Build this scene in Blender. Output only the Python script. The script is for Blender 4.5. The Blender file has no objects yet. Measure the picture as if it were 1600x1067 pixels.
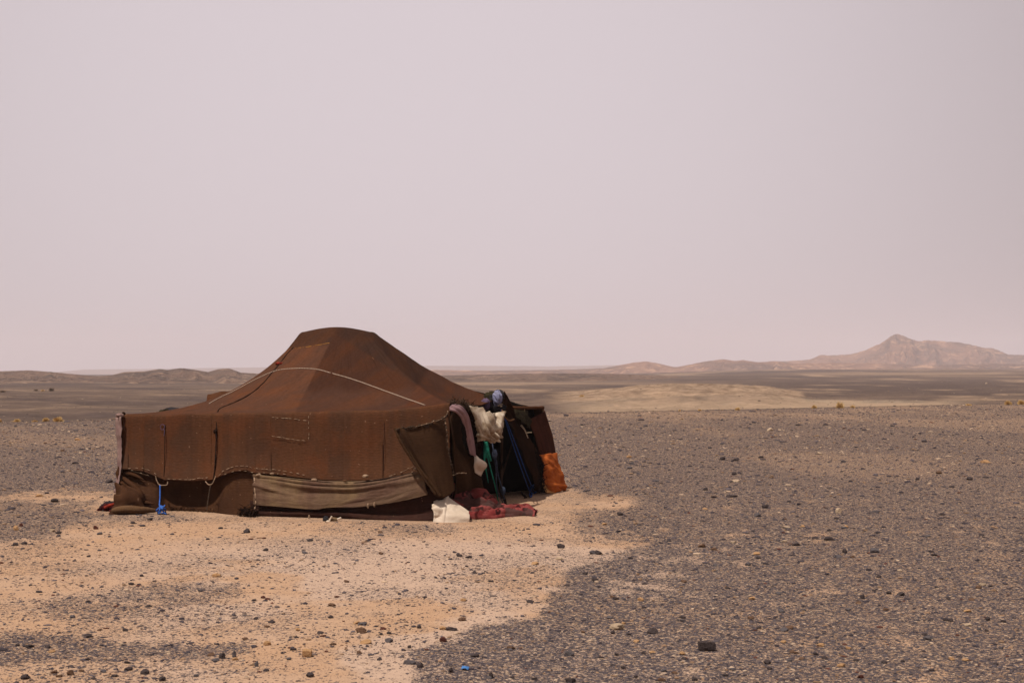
import bpy, math, random
import numpy as np
from mathutils import Vector
from mathutils.bvhtree import BVHTree
random.seed(7); RNG = np.random.default_rng(11)
SC = bpy.context.scene
COL = SC.collection

# ------------------------------------------------------------------ camera
F = 2222.0; CX = 800.0; HZ = 580.0; H = 2.0        # pixels of the 1600 wide photo, eye height in metres
cam_d = bpy.data.cameras.new('camera'); cam = bpy.data.objects.new('camera', cam_d); COL.objects.link(cam)
cam.location = (0, 0, H); cam.rotation_euler = (math.radians(90), 0, 0)
cam_d.sensor_width = 36; cam_d.lens = 36*F/1600; cam_d.shift_y = (HZ-533.5)/1600
cam_d.clip_start = 0.1; cam_d.clip_end = 30000
cam_d.dof.use_dof = True; cam_d.dof.focus_distance = 20.5; cam_d.dof.aperture_fstop = 5.0
SC.camera = cam
# ------------------------------------------------------------------ sky, sun, exposure
SUN_EL = math.radians(61); SUN_DIR = Vector((-0.66, -0.75, 0)).normalized()
sd = Vector((SUN_DIR.x*math.cos(SUN_EL), SUN_DIR.y*math.cos(SUN_EL), math.sin(SUN_EL)))
w = bpy.data.worlds.new("World"); SC.world = w; w.use_nodes = True
nt = w.node_tree; nt.nodes.clear()
sky = nt.nodes.new('ShaderNodeTexSky'); sky.sky_type = 'NISHITA'; sky.sun_disc = False
sky.sun_elevation = SUN_EL; sky.sun_rotation = math.atan2(sd.x, sd.y); sky.dust_density = 8; sky.air_density = 1
sc_ = nt.nodes.new('ShaderNodeVectorMath'); sc_.operation = 'SCALE'; sc_.inputs['Scale'].default_value = 0.10
mx = nt.nodes.new('ShaderNodeMix'); mx.data_type = 'RGBA'; mx.inputs[0].default_value = 0.95
geo = nt.nodes.new('ShaderNodeTexCoord'); dt = nt.nodes.new('ShaderNodeVectorMath'); dt.operation = 'DOT_PRODUCT'
nt.links.new(geo.outputs['Generated'], dt.inputs[0])
_a, _e = math.radians(-5), math.radians(11); dt.inputs[1].default_value = (math.sin(_a)*math.cos(_e), math.cos(_a)*math.cos(_e), math.sin(_e))
mr = nt.nodes.new('ShaderNodeMapRange'); mr.interpolation_type = 'SMOOTHSTEP'
nt.links.new(dt.outputs['Value'], mr.inputs[0]); mr.inputs[1].default_value = .86; mr.inputs[2].default_value = 1.02
dust = nt.nodes.new('ShaderNodeMix'); dust.data_type = 'RGBA'; nt.links.new(mr.outputs[0], dust.inputs[0])
dust.inputs[6].default_value = (.47, .405, .42, 1); dust.inputs[7].default_value = (.735, .650, .685, 1)   # dusty veil, glow in one direction, the rest dimmed to cut ambient light
nt.links.new(dust.outputs[2], mx.inputs[7])
bg = nt.nodes.new('ShaderNodeBackground'); bg.inputs[1].default_value = 1.0
wo = nt.nodes.new('ShaderNodeOutputWorld')
nt.links.new(sky.outputs[0], sc_.inputs[0]); nt.links.new(sc_.outputs[0], mx.inputs[6])
nt.links.new(mx.outputs[2], bg.inputs[0]); nt.links.new(bg.outputs[0], wo.inputs[0])
sl = bpy.data.lights.new('sun', 'SUN'); sl.energy = 5.0; sl.angle = math.radians(1.0); sl.color = (1.0, 0.93, 0.85)
so = bpy.data.objects.new('sun', sl); COL.objects.link(so); so.location = (0, 0, 50)
so.rotation_euler = sd.to_track_quat('Z', 'Y').to_euler()
SC.view_settings.view_transform = 'Standard'; SC.view_settings.look = 'None'
SC.view_settings.exposure = 0; SC.view_settings.gamma = 1
SC.cycles.use_denoising = True
SC.cycles.volume_step_rate = 1; SC.cycles.volume_bounces = 1; SC.cycles.max_bounces = 6
SC.cycles.sample_clamp_indirect = 5

# ------------------------------------------------------------------ numpy noise
def _h(ix, iy, s):
    n = (ix.astype(np.int64)*374761393 + iy.astype(np.int64)*668265263 + s*1442695041) & 0xffffffff
    n = ((n ^ (n >> 13))*1274126177) & 0xffffffff
    return ((n ^ (n >> 16)) & 0xffff)/65535.0
def vnoise(x, y, s=0):
    x = np.asarray(x, float); y = np.asarray(y, float)
    ix = np.floor(x); iy = np.floor(y); fx = x-ix; fy = y-iy
    fx = fx*fx*(3-2*fx); fy = fy*fy*(3-2*fy)
    a = _h(ix, iy, s); b = _h(ix+1, iy, s); c = _h(ix, iy+1, s); d = _h(ix+1, iy+1, s)
    return (a*(1-fx)+b*fx)*(1-fy)+(c*(1-fx)+d*fx)*fy
def fbm(x, y, s=0, o=4):
    x = np.asarray(x, float); y = np.asarray(y, float)
    t = 0; a = .5; n = 0
    for k in range(o):
        t = t+a*vnoise(x*2**k+17.3*k, y*2**k-9.1*k, s+k); n += a; a *= .5
    return t/n
def sstep(a, b, x):
    t = np.clip((np.asarray(x, float)-a)/(b-a), 0, 1); return t*t*(3-2*t)

# ------------------------------------------------------------------ terrain
EDGE_P = [-600, 0, 200, 400, 900, 1000, 1100, 1250, 1400, 1600, 2200]
EDGE_V = [664, 660, 656, 652, 645, 643, 641, 638, 635, 630, 622]
def pxof(x, y): return CX + F*x/np.maximum(y, 1e-3)
MT_P = [800, 850, 900, 950, 1000, 1060, 1150, 1200, 1240, 1262, 1290]
MT_Z = [0, .15, .35, .75, 1.05, 1.3, 1.25, 1.0, .45, .12, 0]
def gz(x, y):
    x = np.asarray(x, float); y = np.asarray(y, float)
    r = np.hypot(x, y)
    front = y > 5
    px = np.where(front, pxof(x, np.where(front, y, 5)), 800); px = np.clip(px, -600, 2200)
    ye = 2*F/(np.interp(px, EDGE_P, EDGE_V)-HZ)
    ye = ye + 2.5*(fbm(px/90, 0*px, 5)-.5)
    d = np.where(front, y-ye, -10)
    z = -1.35*sstep(0, 24, d)
    und = .07*(fbm(x/7, y/7, 3)-.5)*sstep(24, 34, r)*(1-sstep(-14, -4, d))
    z = z + und + .012*(fbm(x/.9, y/.9, 8)-.5)*(1-sstep(40, 60, r))
    # sand drifted against the tent
    z = z + .035*np.exp(-(((x+2.1)/2.6)**2+((y-18.3)/.5)**2)) + .03*np.exp(-(((x-.2)/1.5)**2+((y-20.0)/.8)**2))
    z = z + .30*(fbm(x/45, y/30, 21)-.5)*sstep(20, 80, d)
    # mound
    mz = np.interp(px, MT_P, MT_Z)
    z = z + mz*np.exp(-((y-190)/30)**2)*np.where(front, 1, 0)*(1+.25*(fbm(x/6, y/9, 31)-.5))
    z = z + (.22+.5*mz)*(.5-np.abs(2*fbm(x/5, y/7, 33)-1))*sstep(14, 40, d)*(1-sstep(230, 300, y))
    z = z + .35*np.exp(-((px-1120)/110)**2)*np.exp(-((y-142)/11)**2)*np.where(front, 1, 0)
    # plain rising to a crest on the right
    ramp = sstep(860, 1260, px)
    z = z + ramp*5.4*sstep(330, 1400, y)
    z = z - (1-ramp)*.5*sstep(200, 420, y)
    z = z - 8*sstep(1500, 2300, y)
    z = z + .8*(fbm(x/160, y/120, 51)-.5)*sstep(220, 500, y)*(.3+.7*ramp)
    return z
def ghit(px, py):
    kx = (px-CX)/F; kz = -(py-HZ)/F
    Y = np.exp(np.linspace(math.log(6), math.log(2200), 9000))
    below = (H+kz*Y) < gz(kx*Y, Y)
    i = int(np.argmax(below)) if below.any() else len(Y)-1
    y = Y[i]; return Vector((kx*y, y, float(gz(kx*y, y))))

def poly_sdf(px, py, pts):
    """signed distance in pixels, positive inside"""
    px = np.asarray(px, float); py = np.asarray(py, float)
    ins = np.zeros(px.shape, bool); dm = np.full(px.shape, 1e9)
    n = len(pts)
    for i in range(n):
        x1, y1 = pts[i]; x2, y2 = pts[(i+1) % n]
        c = ((y1 > py) != (y2 > py)) & (px < (x2-x1)*(py-y1)/((y2-y1) or 1e-9)+x1)
        ins ^= c
        t = np.clip(((px-x1)*(x2-x1)+(py-y1)*(y2-y1))/max((x2-x1)**2+(y2-y1)**2, 1e-9), 0, 1)
        dm = np.minimum(dm, np.hypot(px-(x1+t*(x2-x1)), (py-(y1+t*(y2-y1)))*2.2))
    return np.where(ins, dm, -dm)
SAND = [(-400, 800), (-100, 792), (60, 768), (130, 764), (190, 772), (500, 765), (880, 752), (930, 771), (985, 777), (992, 792), (950, 812), (930, 835), (1015, 848), (975, 868), (890, 895), (862, 930), (840, 958), (760, 975), (690, 1000), (650, 1018), (640, 1090), (600, 1300), (-500, 1300)]
DARKS = [([(-500, 985), (60, 990), (200, 1003), (380, 1004), (385, 1018), (300, 1035), (150, 1030), (60, 1036), (-500, 1040)], .84),
         ([(60, 946), (110, 936), (260, 912), (370, 912), (385, 930), (300, 945), (240, 965), (90, 972)], .5),
         ([(-500, 776), (60, 783), (150, 782), (120, 795), (170, 806), (110, 822), (70, 842), (-500, 852)], .8),
         ([(180, 800), (300, 803), (300, 812), (170, 815)], .5),
         ([(510, 825), (560, 818), (700, 824), (640, 832)], .45),
         ([(900, 800), (1020, 796), (1050, 830), (900, 838)], .6)]
def ground_px(x, y):
    y_ = np.maximum(y, 3); return CX+F*x/y_, HZ+F*H/y_
def sand_amt(x, y):
    px, py = ground_px(x, y)
    wob = (fbm(x/.6, y/.9, 61)-.5)*46+(fbm(x/.13, y/.2, 62, 3)-.5)*44
    s = poly_sdf(px, py, SAND)+wob
    a = sstep(-16, 16, s)
    for p, k in DARKS:
        a = a*(1-k*sstep(-14, 16, poly_sdf(px, py, p)+wob*.8))
    base = .09+.62*sstep(.60, .74, fbm(x/.24, y/.34, 63, 3))*(1-sstep(16, 30, y))*(.35+.65*sstep(.4, .6, fbm(x/1.6, y/1.6, 66)))+.30*sstep(16, 30, y)*sstep(.42, .64, fbm(x/3.5, y/8, 64))+.14*sstep(48, 62, y)
    base = base*(1-.8*sstep(50.5, 52.5, y)*(1-sstep(230, 330, px)))
    thin = .80+.2*sstep(.35, .6, fbm(x/1.1, y/.8, 65))
    return np.clip(base*(1-a)+a*thin, 0, 1)

def far_cols(x, y):
    """R: pale valley floor, G: tan mound, B: pale streak"""
    px = np.clip(CX+F*x/np.maximum(y, 3), -900, 2600); z = gz(x, y)
    py = HZ+F*(H-z)/np.maximum(y, 3)
    ye = 2*F/(np.interp(px, EDGE_P, EDGE_V)-HZ)
    d = y-ye
    nz = fbm(px/60, np.log(np.maximum(y, 1))*18, 71)
    pale = sstep(840, 960, px)*(1-sstep(1420, 1560, px))*sstep(8, 20, d)*(1-sstep(150, 165, y+14*(nz-.5)))
    pale = np.maximum(pale, .45*(1-sstep(140, 420, px))*sstep(2, 12, d)*(1-sstep(86, 100, y)))
    st_edge = .9*sstep(850, 960, px)*(1-sstep(1450, 1540, px))*sstep(2, 10, d)*(1-sstep(58, 78, d+30*(nz-.5)))
    wht = np.exp(-((px-1035)/75)**2-((py-616)/5.5)**2)+.9*np.exp(-((px-965)/45)**4-((py-634-(px-965)*-.03)/1.3)**2)+.8*np.exp(-((px-1190)/60)**4-((py-625.5)/1.5)**2)+.6*np.exp(-((px-905)/22)**2-((py-624)/5)**2)
    dk = np.exp(-((px-1080)/150)**4)*np.exp(-((y-142)/10)**2)
    pale = pale*(1-.75*dk)
    mound = sstep(.12, .35, np.interp(px, MT_P, MT_Z))*np.exp(-((y-180)/34)**6)
    mound = mound*(.55+.6*nz)
    ly = np.log(np.maximum(y, 1))
    q = ly*9+px/700+.5*(fbm(px/140, ly*3, 83)-.5)
    st = .8*sstep(.54, .76, fbm(px/95+ly, q, 81, 5))*sstep(110, 140, y)
    st = st*(.2+1.4*fbm(px/18, ly*30, 82))
    st = np.maximum(st, .9*np.exp(-((px-700)/330)**4)*np.exp(-((py-599)/1.4)**2)*sstep(200, 300, y))
    st = np.maximum(st, .7*np.exp(-((px-1420)/180)**4)*np.exp(-((py-584)/2.)**2)*sstep(200, 300, y))
    st = np.maximum(st, st_edge); st = np.maximum(st, 1.5*wht*sstep(.35, .6, fbm(px/9, ly*60, 86, 4))); st = np.maximum(st, .9*sstep(.52, .66, fbm(px/22, ly*26, 85, 4))*np.clip(mound+pale*.8, 0, 1))
    dark = sstep(.42, .72, fbm(px/170-ly*.6, ly*6+px/900, 91, 5))
    dark = np.maximum(dark, .9*np.exp(-((px-1380)/230)**4)*np.exp(-((py-604)/12)**4))
    return pale, mound, np.clip(st, 0, 1.4), dark

# ------------------------------------------------------------------ helpers
def tag(o, label=None, cat=None, group=None, kind=None):
    if label: o['label'] = label
    if cat: o['category'] = cat
    if group: o['group'] = group
    if kind: o['kind'] = kind
    return o
def empty(name, loc=(0, 0, 0)):
    o = bpy.data.objects.new(name, None); COL.objects.link(o); o.location = loc; o.empty_display_size = .2; return o
def mesh_np(name, V, Fc, mat=None, parent=None, smooth=True, uv=None, col=None, colname='col', thick=0):
    """V (n,3) ; Fc (m,k) faces of one size ; uv (n,2) per vertex ; col (n,4) per vertex"""
    me = bpy.data.meshes.new(name); V = np.asarray(V, np.float32); Fc = np.asarray(Fc, np.int32)
    k = Fc.shape[1]; m = len(Fc)
    me.vertices.add(len(V)); me.vertices.foreach_set('co', V.ravel())
    me.loops.add(m*k); me.loops.foreach_set('vertex_index', Fc.ravel())
    me.polygons.add(m); me.polygons.foreach_set('loop_start', np.arange(0, m*k, k, dtype=np.int32))
    if uv is not None:
        l = me.uv_layers.new(name='UVMap'); l.data.foreach_set('uv', np.asarray(uv, np.float32)[Fc.ravel()].ravel())
    if col is not None:
        a = me.color_attributes.new(colname, 'FLOAT_COLOR', 'POINT'); a.data.foreach_set('color', np.asarray(col, np.float32).ravel())
    me.update(calc_edges=True)
    me.polygons.foreach_set('use_smooth', np.full(m, smooth))
    o = bpy.data.objects.new(name, me); COL.objects.link(o)
    if mat: me.materials.append(mat)
    if parent: o.parent = parent
    if thick:
        md = o.modifiers.new('thickness', 'SOLIDIFY'); md.thickness = thick; md.offset = -1
    return o
def grid_faces(nu, nv):
    i = np.arange(nu-1)[:, None]*nv+np.arange(nv-1)[None, :]
    return np.stack([i, i+1, i+nv+1, i+nv], -1).reshape(-1, 4)
def W(px, py, Y): return np.array([(px-CX)/F*Y, Y, H-(py-HZ)/F*Y])
# wall planes of the tent
A0 = np.array([(187-CX)/F*20.7, 20.7]); A1 = np.array([(692-CX)/F*19.15, 19.15]); A2 = np.array([.92, 24.0]); A3 = np.array([-5.25, 25.2])
def plane_hit(P, Q, px, off):
    t = (Q-P)/np.linalg.norm(Q-P); n = np.array([t[1], -t[0]])      # outward for a counter-clockwise footprint
    P = P+n*off; k = (px-CX)/F
    # P + s t = (kY, Y)
    s = (k*P[1]-P[0])/(t[0]-k*t[1]); return P+s*t
def g3(px, Y, z): return np.array([(px-CX)/F*Y, Y, z])
def FW(px, py, off=0.):
    p = plane_hit(A0, A1, px, off); return np.array([p[0], p[1], H-(py-HZ)/F*p[1]])
def FG(px, off=0., z=.0):
    p = plane_hit(A0, A1, px, off); return np.array([p[0], p[1], z])
def EP(px, py, off=0.):
    p = plane_hit(A1, A2, px, off); return np.array([p[0], p[1], H-(py-HZ)/F*p[1]])
def cr(P, n):
    """Catmull-Rom resample of control points P (k,...) to n samples"""
    P = np.asarray(P, float); k = len(P)
    if k == 2:
        t = np.linspace(0, 1, n).reshape((-1,)+(1,)*(P.ndim-1)); return P[0]*(1-t)+P[1]*t
    Q = np.concatenate([[2*P[0]-P[1]], P, [2*P[-1]-P[-2]]])
    t = np.linspace(0, k-1, n); i = np.minimum(t.astype(int), k-2); f = (t-i).reshape((-1,)+(1,)*(P.ndim-1))
    a, b, c, d = Q[i], Q[i+1], Q[i+2], Q[i+3]
    return .5*((2*b)+(-a+c)*f+(2*a-5*b+4*c-d)*f*f+(-a+3*b-3*c+d)*f**3)
def sheet(name, rows, mat, parent=None, nu=40, nv=40, folds=None, thick=.01, fray=0, seed=0, label=None):
    """rows: list (top to bottom) of equal length lists of 3-D points"""
    G = cr(np.array(rows, float), nu)                    # nu, m, 3
    G = cr(np.swapaxes(G, 0, 1), nv); G = np.swapaxes(G, 0, 1)   # nu, nv, 3
    du = np.gradient(G, axis=0); dv = np.gradient(G, axis=1)
    N = np.cross(dv, du); N /= np.linalg.norm(N, axis=2, keepdims=True)+1e-9
    sgn = np.sign(-(N[..., 1]).mean()) or 1; N = N*sgn
    lu = np.concatenate([[0], np.cumsum(np.linalg.norm(np.diff(G, axis=0), axis=2).mean(1))])
    lv = np.concatenate([[0], np.cumsum(np.linalg.norm(np.diff(G, axis=1), axis=2).mean(0))])
    U, Vv = np.meshgrid(lu, lv, indexing='ij')
    u = np.linspace(0, 1, nu)[:, None]*np.ones((1, nv)); v = np.linspace(0, 1, nv)[None, :]*np.ones((nu, 1))
    if folds is not None: G = G+N*folds(u, v, U, Vv)[..., None]
    if fray:
        e = (fbm(lv*22, lv*0, seed+5, 3)-.5)*2*fray
        G[-1, :, 2] += e; G[0, :, 2] += e[::-1]*.6
        e2 = (fbm(lu*22, lu*0, seed+9, 3)-.5)*2*fray
        G[:, 0, 0] += e2; G[:, -1, 0] -= e2
    o = mesh_np(name, G.reshape(-1, 3), grid_faces(nu, nv), mat, parent, uv=np.stack([Vv, -U], -1).reshape(-1, 2), thick=thick)
    if label: o['label'] = label
    return o
def wrinkle(amp, fu, fv, seed=0, ridged=True):
    def f(u, v, U, V):
        a = fbm(V*fv+3*fbm(U*fu*.5, V*fv*.4, seed+7), U*fu, seed, 4)
        if ridged: a = 1-np.abs(2*a-1)*1.6
        return amp*(a-.5)*2
    return f
def tube(name, pts, r, mat, parent=None, n=8, label=None, samples=None, rfun=None, lump=0, closed_caps=True):
    P = cr(np.array(pts, float), samples or max(8, len(pts)*6)); m = len(P)
    T = np.gradient(P, axis=0); T /= np.linalg.norm(T, axis=1, keepdims=True)+1e-9
    up = np.array([0, 0, 1.]) ; B = np.cross(T, up)
    bad = np.linalg.norm(B, axis=1) < .05; B[bad] = np.cross(T[bad], [0, 1., 0]); B /= np.linalg.norm(B, axis=1, keepdims=True)
    C = np.cross(B, T)
    s = np.linspace(0, 1, m); R = r*(np.ones(m) if rfun is None else np.array([rfun(q) for q in s]))
    if lump: R = R*(1+lump*(RNG.random(m)-.5))
    a = np.linspace(0, 2*math.pi, n, endpoint=False)
    V = P[:, None]+R[:, None, None]*(np.cos(a)[None, :, None]*B[:, None]+np.sin(a)[None, :, None]*C[:, None])
    L = np.concatenate([[0], np.cumsum(np.linalg.norm(np.diff(P, axis=0), axis=1))])
    uv = np.stack(np.broadcast_arrays(a[None, :]/(2*math.pi), L[:, None]), -1).reshape(-1, 2)
    i = np.arange(m-1)[:, None]*n; j = np.arange(n)[None, :]; j2 = (j+1) % n
    Fc = np.stack([i+j, i+j2, i+n+j2, i+n+j], -1).reshape(-1, 4)
    V = V.reshape(-1, 3); k = len(V); V = np.concatenate([V, P[:1], P[-1:]]); uv = np.concatenate([uv, [[0, 0], [0, L[-1]]]])
    capa = np.stack([np.full(n//2, k), (np.arange(0, n, 2)+2) % n, np.arange(1, n, 2), np.arange(0, n, 2)], -1)
    q = (m-1)*n; capb = np.stack([np.full(n//2, k+1), q+np.arange(0, n, 2), q+np.arange(1, n, 2), q+(np.arange(0, n, 2)+2) % n], -1)
    o = mesh_np(name, V, np.concatenate([Fc, capa, capb]), mat, parent, uv=uv)
    if label: o['label'] = label
    return o
def blob(name, c, rx, ry, rz, mat, parent=None, amp=.2, fr=3, seed=0, nu=28, nv=36, flat=None, label=None):
    th = np.linspace(0.001, math.pi-.001, nu)[:, None]; ph = np.linspace(0, 2*math.pi, nv)[None, :]
    D = np.stack(np.broadcast_arrays(np.sin(th)*np.cos(ph), np.sin(th)*np.sin(ph), np.cos(th)+0*ph), -1)
    nn = fbm(D[..., 0]*fr+D[..., 2]*fr+9, D[..., 1]*fr-D[..., 2]*fr*.7+9, seed, 4)
    r = 1+amp*2*((1-np.abs(2*nn-1)*1.5)-.5)
    P = D*r[..., None]*np.array([rx, ry, rz])
    if flat is not None: P[..., 2] = np.maximum(P[..., 2], flat)
    P[:, -1] = P[:, 0]
    uv = np.stack(np.broadcast_arrays(ph*rx, -th*rz), -1)
    o = mesh_np(name, P.reshape(-1, 3)+np.array(c), grid_faces(nu, nv), mat, parent, uv=uv.reshape(-1, 2))
    if label: o['label'] = label
    return o

# ------------------------------------------------------------------ materials
class NT:
    def __init__(s, name):
        s.m = bpy.data.materials.new(name); s.m.use_nodes = True; s.t = s.m.node_tree; s.t.nodes.clear()
        s.o = s.n('ShaderNodeOutputMaterial'); s.b = s.n('ShaderNodeBsdfPrincipled'); s.l(s.b.outputs[0], s.o.inputs[0])
        s.b.inputs['Roughness'].default_value = .95; s.b.inputs['Specular IOR Level'].default_value = .0
    def n(s, t, **k):
        x = s.t.nodes.new(t)
        for a, b in k.items(): setattr(x, a, b)
        return x
    def l(s, a, b): s.t.links.new(a, b)
    def val(s, i, v):
        if hasattr(v, 'links') or isinstance(v, bpy.types.NodeSocket): s.l(v, i)
        else: i.default_value = v
    def math(s, op, a, b=0, c=0):
        x = s.n('ShaderNodeMath', operation=op); s.val(x.inputs[0], a); s.val(x.inputs[1], b); s.val(x.inputs[2], c); return x.outputs[0]
    def mix(s, f, a, b, bt='MIX'):
        x = s.n('ShaderNodeMix', data_type='RGBA', blend_type=bt); s.val(x.inputs[0], f)
        for i, v in ((6, a), (7, b)):
            if isinstance(v, tuple): v = v+(1,) if len(v) == 3 else v
            s.val(x.inputs[i], v)
        return x.outputs[2]
    def noise(s, vec, scale, detail=3, rough=.55, dist=0):
        x = s.n('ShaderNodeTexNoise'); s.l(vec, x.inputs['Vector']); x.inputs['Scale'].default_value = scale
        x.inputs['Detail'].default_value = detail; x.inputs['Roughness'].default_value = rough; x.inputs['Distortion'].default_value = dist; return x.outputs[0]
    def map(s, vec, sc):
        x = s.n('ShaderNodeMapping'); s.l(vec, x.inputs[0]); x.inputs['Scale'].default_value = sc; return x.outputs[0]
    def ramp(s, f, stops, interp='LINEAR'):
        x = s.n('ShaderNodeValToRGB'); s.l(f, x.inputs[0]); cr_ = x.color_ramp; cr_.interpolation = interp
        while len(cr_.elements) < len(stops): cr_.elements.new(.5)
        for e, (p, c) in zip(cr_.elements, stops):
            e.position = p; e.color = (c+(1,)) if isinstance(c, tuple) else (c, c, c, 1)
        return x.outputs[0]
    def rng(s, v, a, b, c=0., d=1., smooth=True):
        x = s.n('ShaderNodeMapRange', interpolation_type='SMOOTHSTEP' if smooth else 'LINEAR'); s.l(v, x.inputs[0])
        for i, q in zip((1, 2, 3, 4), (a, b, c, d)): x.inputs[i].default_value = q
        return x.outputs[0]
    def bump(s, h, st, d):
        x = s.n('ShaderNodeBump'); s.l(h, x.inputs['Height']); x.inputs['Strength'].default_value = st; x.inputs['Distance'].default_value = d
        s.l(x.outputs[0], s.b.inputs['Normal'])
    def col(s, c): s.val(s.b.inputs['Base Color'], c if not isinstance(c, tuple) else c+(1,))
def uvn(m): return m.n('ShaderNodeTexCoord').outputs['UV']
def objn(m): return m.n('ShaderNodeTexCoord').outputs['Object']

def woven(name, base, alt, alt2, stripe=2.2, weave=45, mott=.35, sheen=0, patch=False):
    """goat-hair cloth: long strips of slightly different brown, mottled, ribbed"""
    m = NT(name); uv = uvn(m)
    s1 = m.noise(m.map(uv, (stripe, .12, 1)), 1, 3, .6)
    s2 = m.noise(m.map(uv, (14, .5, 1)), 1, 2, .6)
    mo = m.noise(uv, 1.7, 5, .6); fi = m.noise(m.map(uv, (16, 55, 1)), 1, 4, .75)
    c = m.mix(m.rng(s1, .44, .56), base, alt)
    c = m.mix(m.math('MULTIPLY', m.rng(mo, .45, .68), .7), c, alt2)
    c = m.mix(mott, c, m.mix(1., c, m.ramp(s2, [(.3, .80), (.7, 1.20)]), 'MULTIPLY'))
    c = m.mix(m.math('MULTIPLY', m.rng(m.noise(uv, 17, 2, .5), .70, .76), .55), c, (.22, .13, .08)) if weave == 60 else c
    c = m.mix(.6, c, m.mix(1., c, m.ramp(fi, [(.3, .60), (.7, 1.42)]), 'MULTIPLY'))
    if patch:
        at = m.n('ShaderNodeAttribute', attribute_name='col'); c = m.mix(1., c, at.outputs['Color'], 'MULTIPLY')
    m.col(c)
    wv = m.n('ShaderNodeTexWave', wave_type='BANDS', bands_direction='Y'); m.l(uv, wv.inputs[0]); wv.inputs['Scale'].default_value = weave/6.28*1.6
    wv.inputs['Distortion'].default_value = 1.5; wv.inputs['Detail'].default_value = 2
    h = m.math('ADD', m.math('MULTIPLY', wv.outputs[0], .5), fi)
    h = m.math('ADD', h, m.math('MULTIPLY', m.noise(uv, 5, 3), 2.2))
    m.bump(h, .6, .006)
    return m.m
def plain(name, c, c2=None, sc=8, rough=.9, bump=.3):
    m = NT(name); v = objn(m); n = m.noise(v, sc, 4, .6)
    m.col(m.mix(m.rng(n, .35, .65), c, c2 or tuple(q*.7 for q in c))); m.bump(m.noise(v, sc*6, 3), bump, .006)
    m.b.inputs['Roughness'].default_value = rough; return m.m
M = {}
M['roof'] = woven('goat_hair_roof', (.050, .0205, .0115), (.043, .0190, .0118), (.060, .0215, .0100), .7, 50, patch=True)
M['wall'] = woven('goat_hair_wall', (.070, .0305, .0155), (.056, .0268, .0155), (.084, .0300, .0130), 1.6, 60)
M['valance'] = woven('goat_hair_valance', (.046, .0205, .0105), (.036, .0165, .0092), (.062, .028, .0135), 2, 60)
M['skirt'] = woven('dark_skirt', (.030, .0135, .0105), (.024, .012, .0095), (.04, .018, .012), 2, 60)
M['olive'] = woven('olive_sacking', (.140, .090, .048), (.098, .060, .038), (.082, .044, .032), .8, 90, .45)
M['flap'] = woven('olive_brown_flap', (.044, .0225, .0115), (.034, .0170, .0088), (.024, .0120, .0070), 1.5, 80)
M['dark'] = woven('dark_entrance_cloth', (.022, .0100, .0060), (.016, .008, .005), (.03, .013, .007), 2, 60)
M['endwall'] = woven('dark_brown_end_wall', (.048, .0175, .0115), (.038, .0145, .010), (.058, .020, .012), 2.5, 60)
M['white'] = plain('white_cloth', (.46, .38, .29), (.22, .155, .10), 7)
M['cream'] = plain('cream_cloth', (.52, .43, .34), (.46, .37, .28), 3)
M['pink'] = plain('pink_scarf', (.25, .155, .155), (.20, .12, .125), 10)
M['pinkgrey'] = plain('pink_grey_cloth', (.22, .145, .125), (.18, .11, .10), 8)
M['orange'] = plain('orange_cloth', (.37, .095, .022), (.27, .064, .016), 5)
M['tan'] = plain('tan_cloth', (.40, .20, .07), (.32, .15, .05), 6)
M['black'] = plain('black_cloth', (.018, .017, .02), (.03, .027, .028), 12)
M['shade_black'] = plain('painted_shade_black', (.006, .005, .0045), (.009, .007, .006), 6)  # black that paints the shade inside and beside the doorway
M['lilac'] = plain('lilac_cloth', (.10, .07, .11), (.07, .05, .085), 10)
M['blue_grey'] = plain('blue_grey_cloth', (.20, .20, .28), (.15, .15, .23), 10)
M['olive_dark'] = plain('dark_olive_rag', (.030, .024, .013), (.018, .014, .009), 14)
M['fray'] = plain('frayed_wool', (.030, .019, .013), (.055, .036, .024), 30)
M['stitch'] = plain('stitch_thread', (.30, .205, .135), (.17, .11, .07), 30)
M['seam'] = plain('dark_seam', (.012, .007, .0055), (.022, .012, .008), 20)
M['yellow'] = plain('yellow_thread', (.42, .20, .02), (.34, .16, .02), 20)
M['worn'] = plain('worn_hem', (.115, .060, .030), (.085, .042, .022), 14)
M['red'] = plain('red_rag', (.22, .03, .018), (.14, .02, .012), 20)
M['maroon'] = plain('maroon_rag', (.11, .016, .016), (.016, .007, .007), 12)
M['blue'] = plain('blue_rope', (.045, .125, .40), (.03, .08, .28), 30, .7)
M['dblue'] = plain('dark_blue_rope', (.03, .06, .19), (.02, .04, .12), 30, .7)
M['slate'] = plain('slate_rope', (.07, .08, .12), (.03, .04, .06), 30, .7)
M['green'] = plain('green_rope', (.03, .26, .17), (.02, .15, .11), 30, .7)
M['wood'] = plain('weathered_wood', (.15, .10, .06), (.10, .06, .035), 20)
M['polewood'] = plain('dark_pole_wood', (.045, .026, .018), (.03, .018, .012), 20)
M['plastic'] = plain('blue_plastic', (.06, .17, .38), (.05, .13, .30), 20, .6)
def mk_braid():
    m = NT('braided_cord'); uv = uvn(m)
    wv = m.n('ShaderNodeTexWave', wave_type='BANDS', bands_direction='DIAGONAL'); m.l(m.map(uv, (1, 22, 1)), wv.inputs[0]); wv.inputs['Scale'].default_value = 1.
    wv.inputs['Distortion'].default_value = 2
    m.col(m.mix(m.rng(wv.outputs[0], .25, .5), (.07, .035, .02), (.40, .31, .235))); return m.m
M['braid'] = mk_braid()
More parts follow.
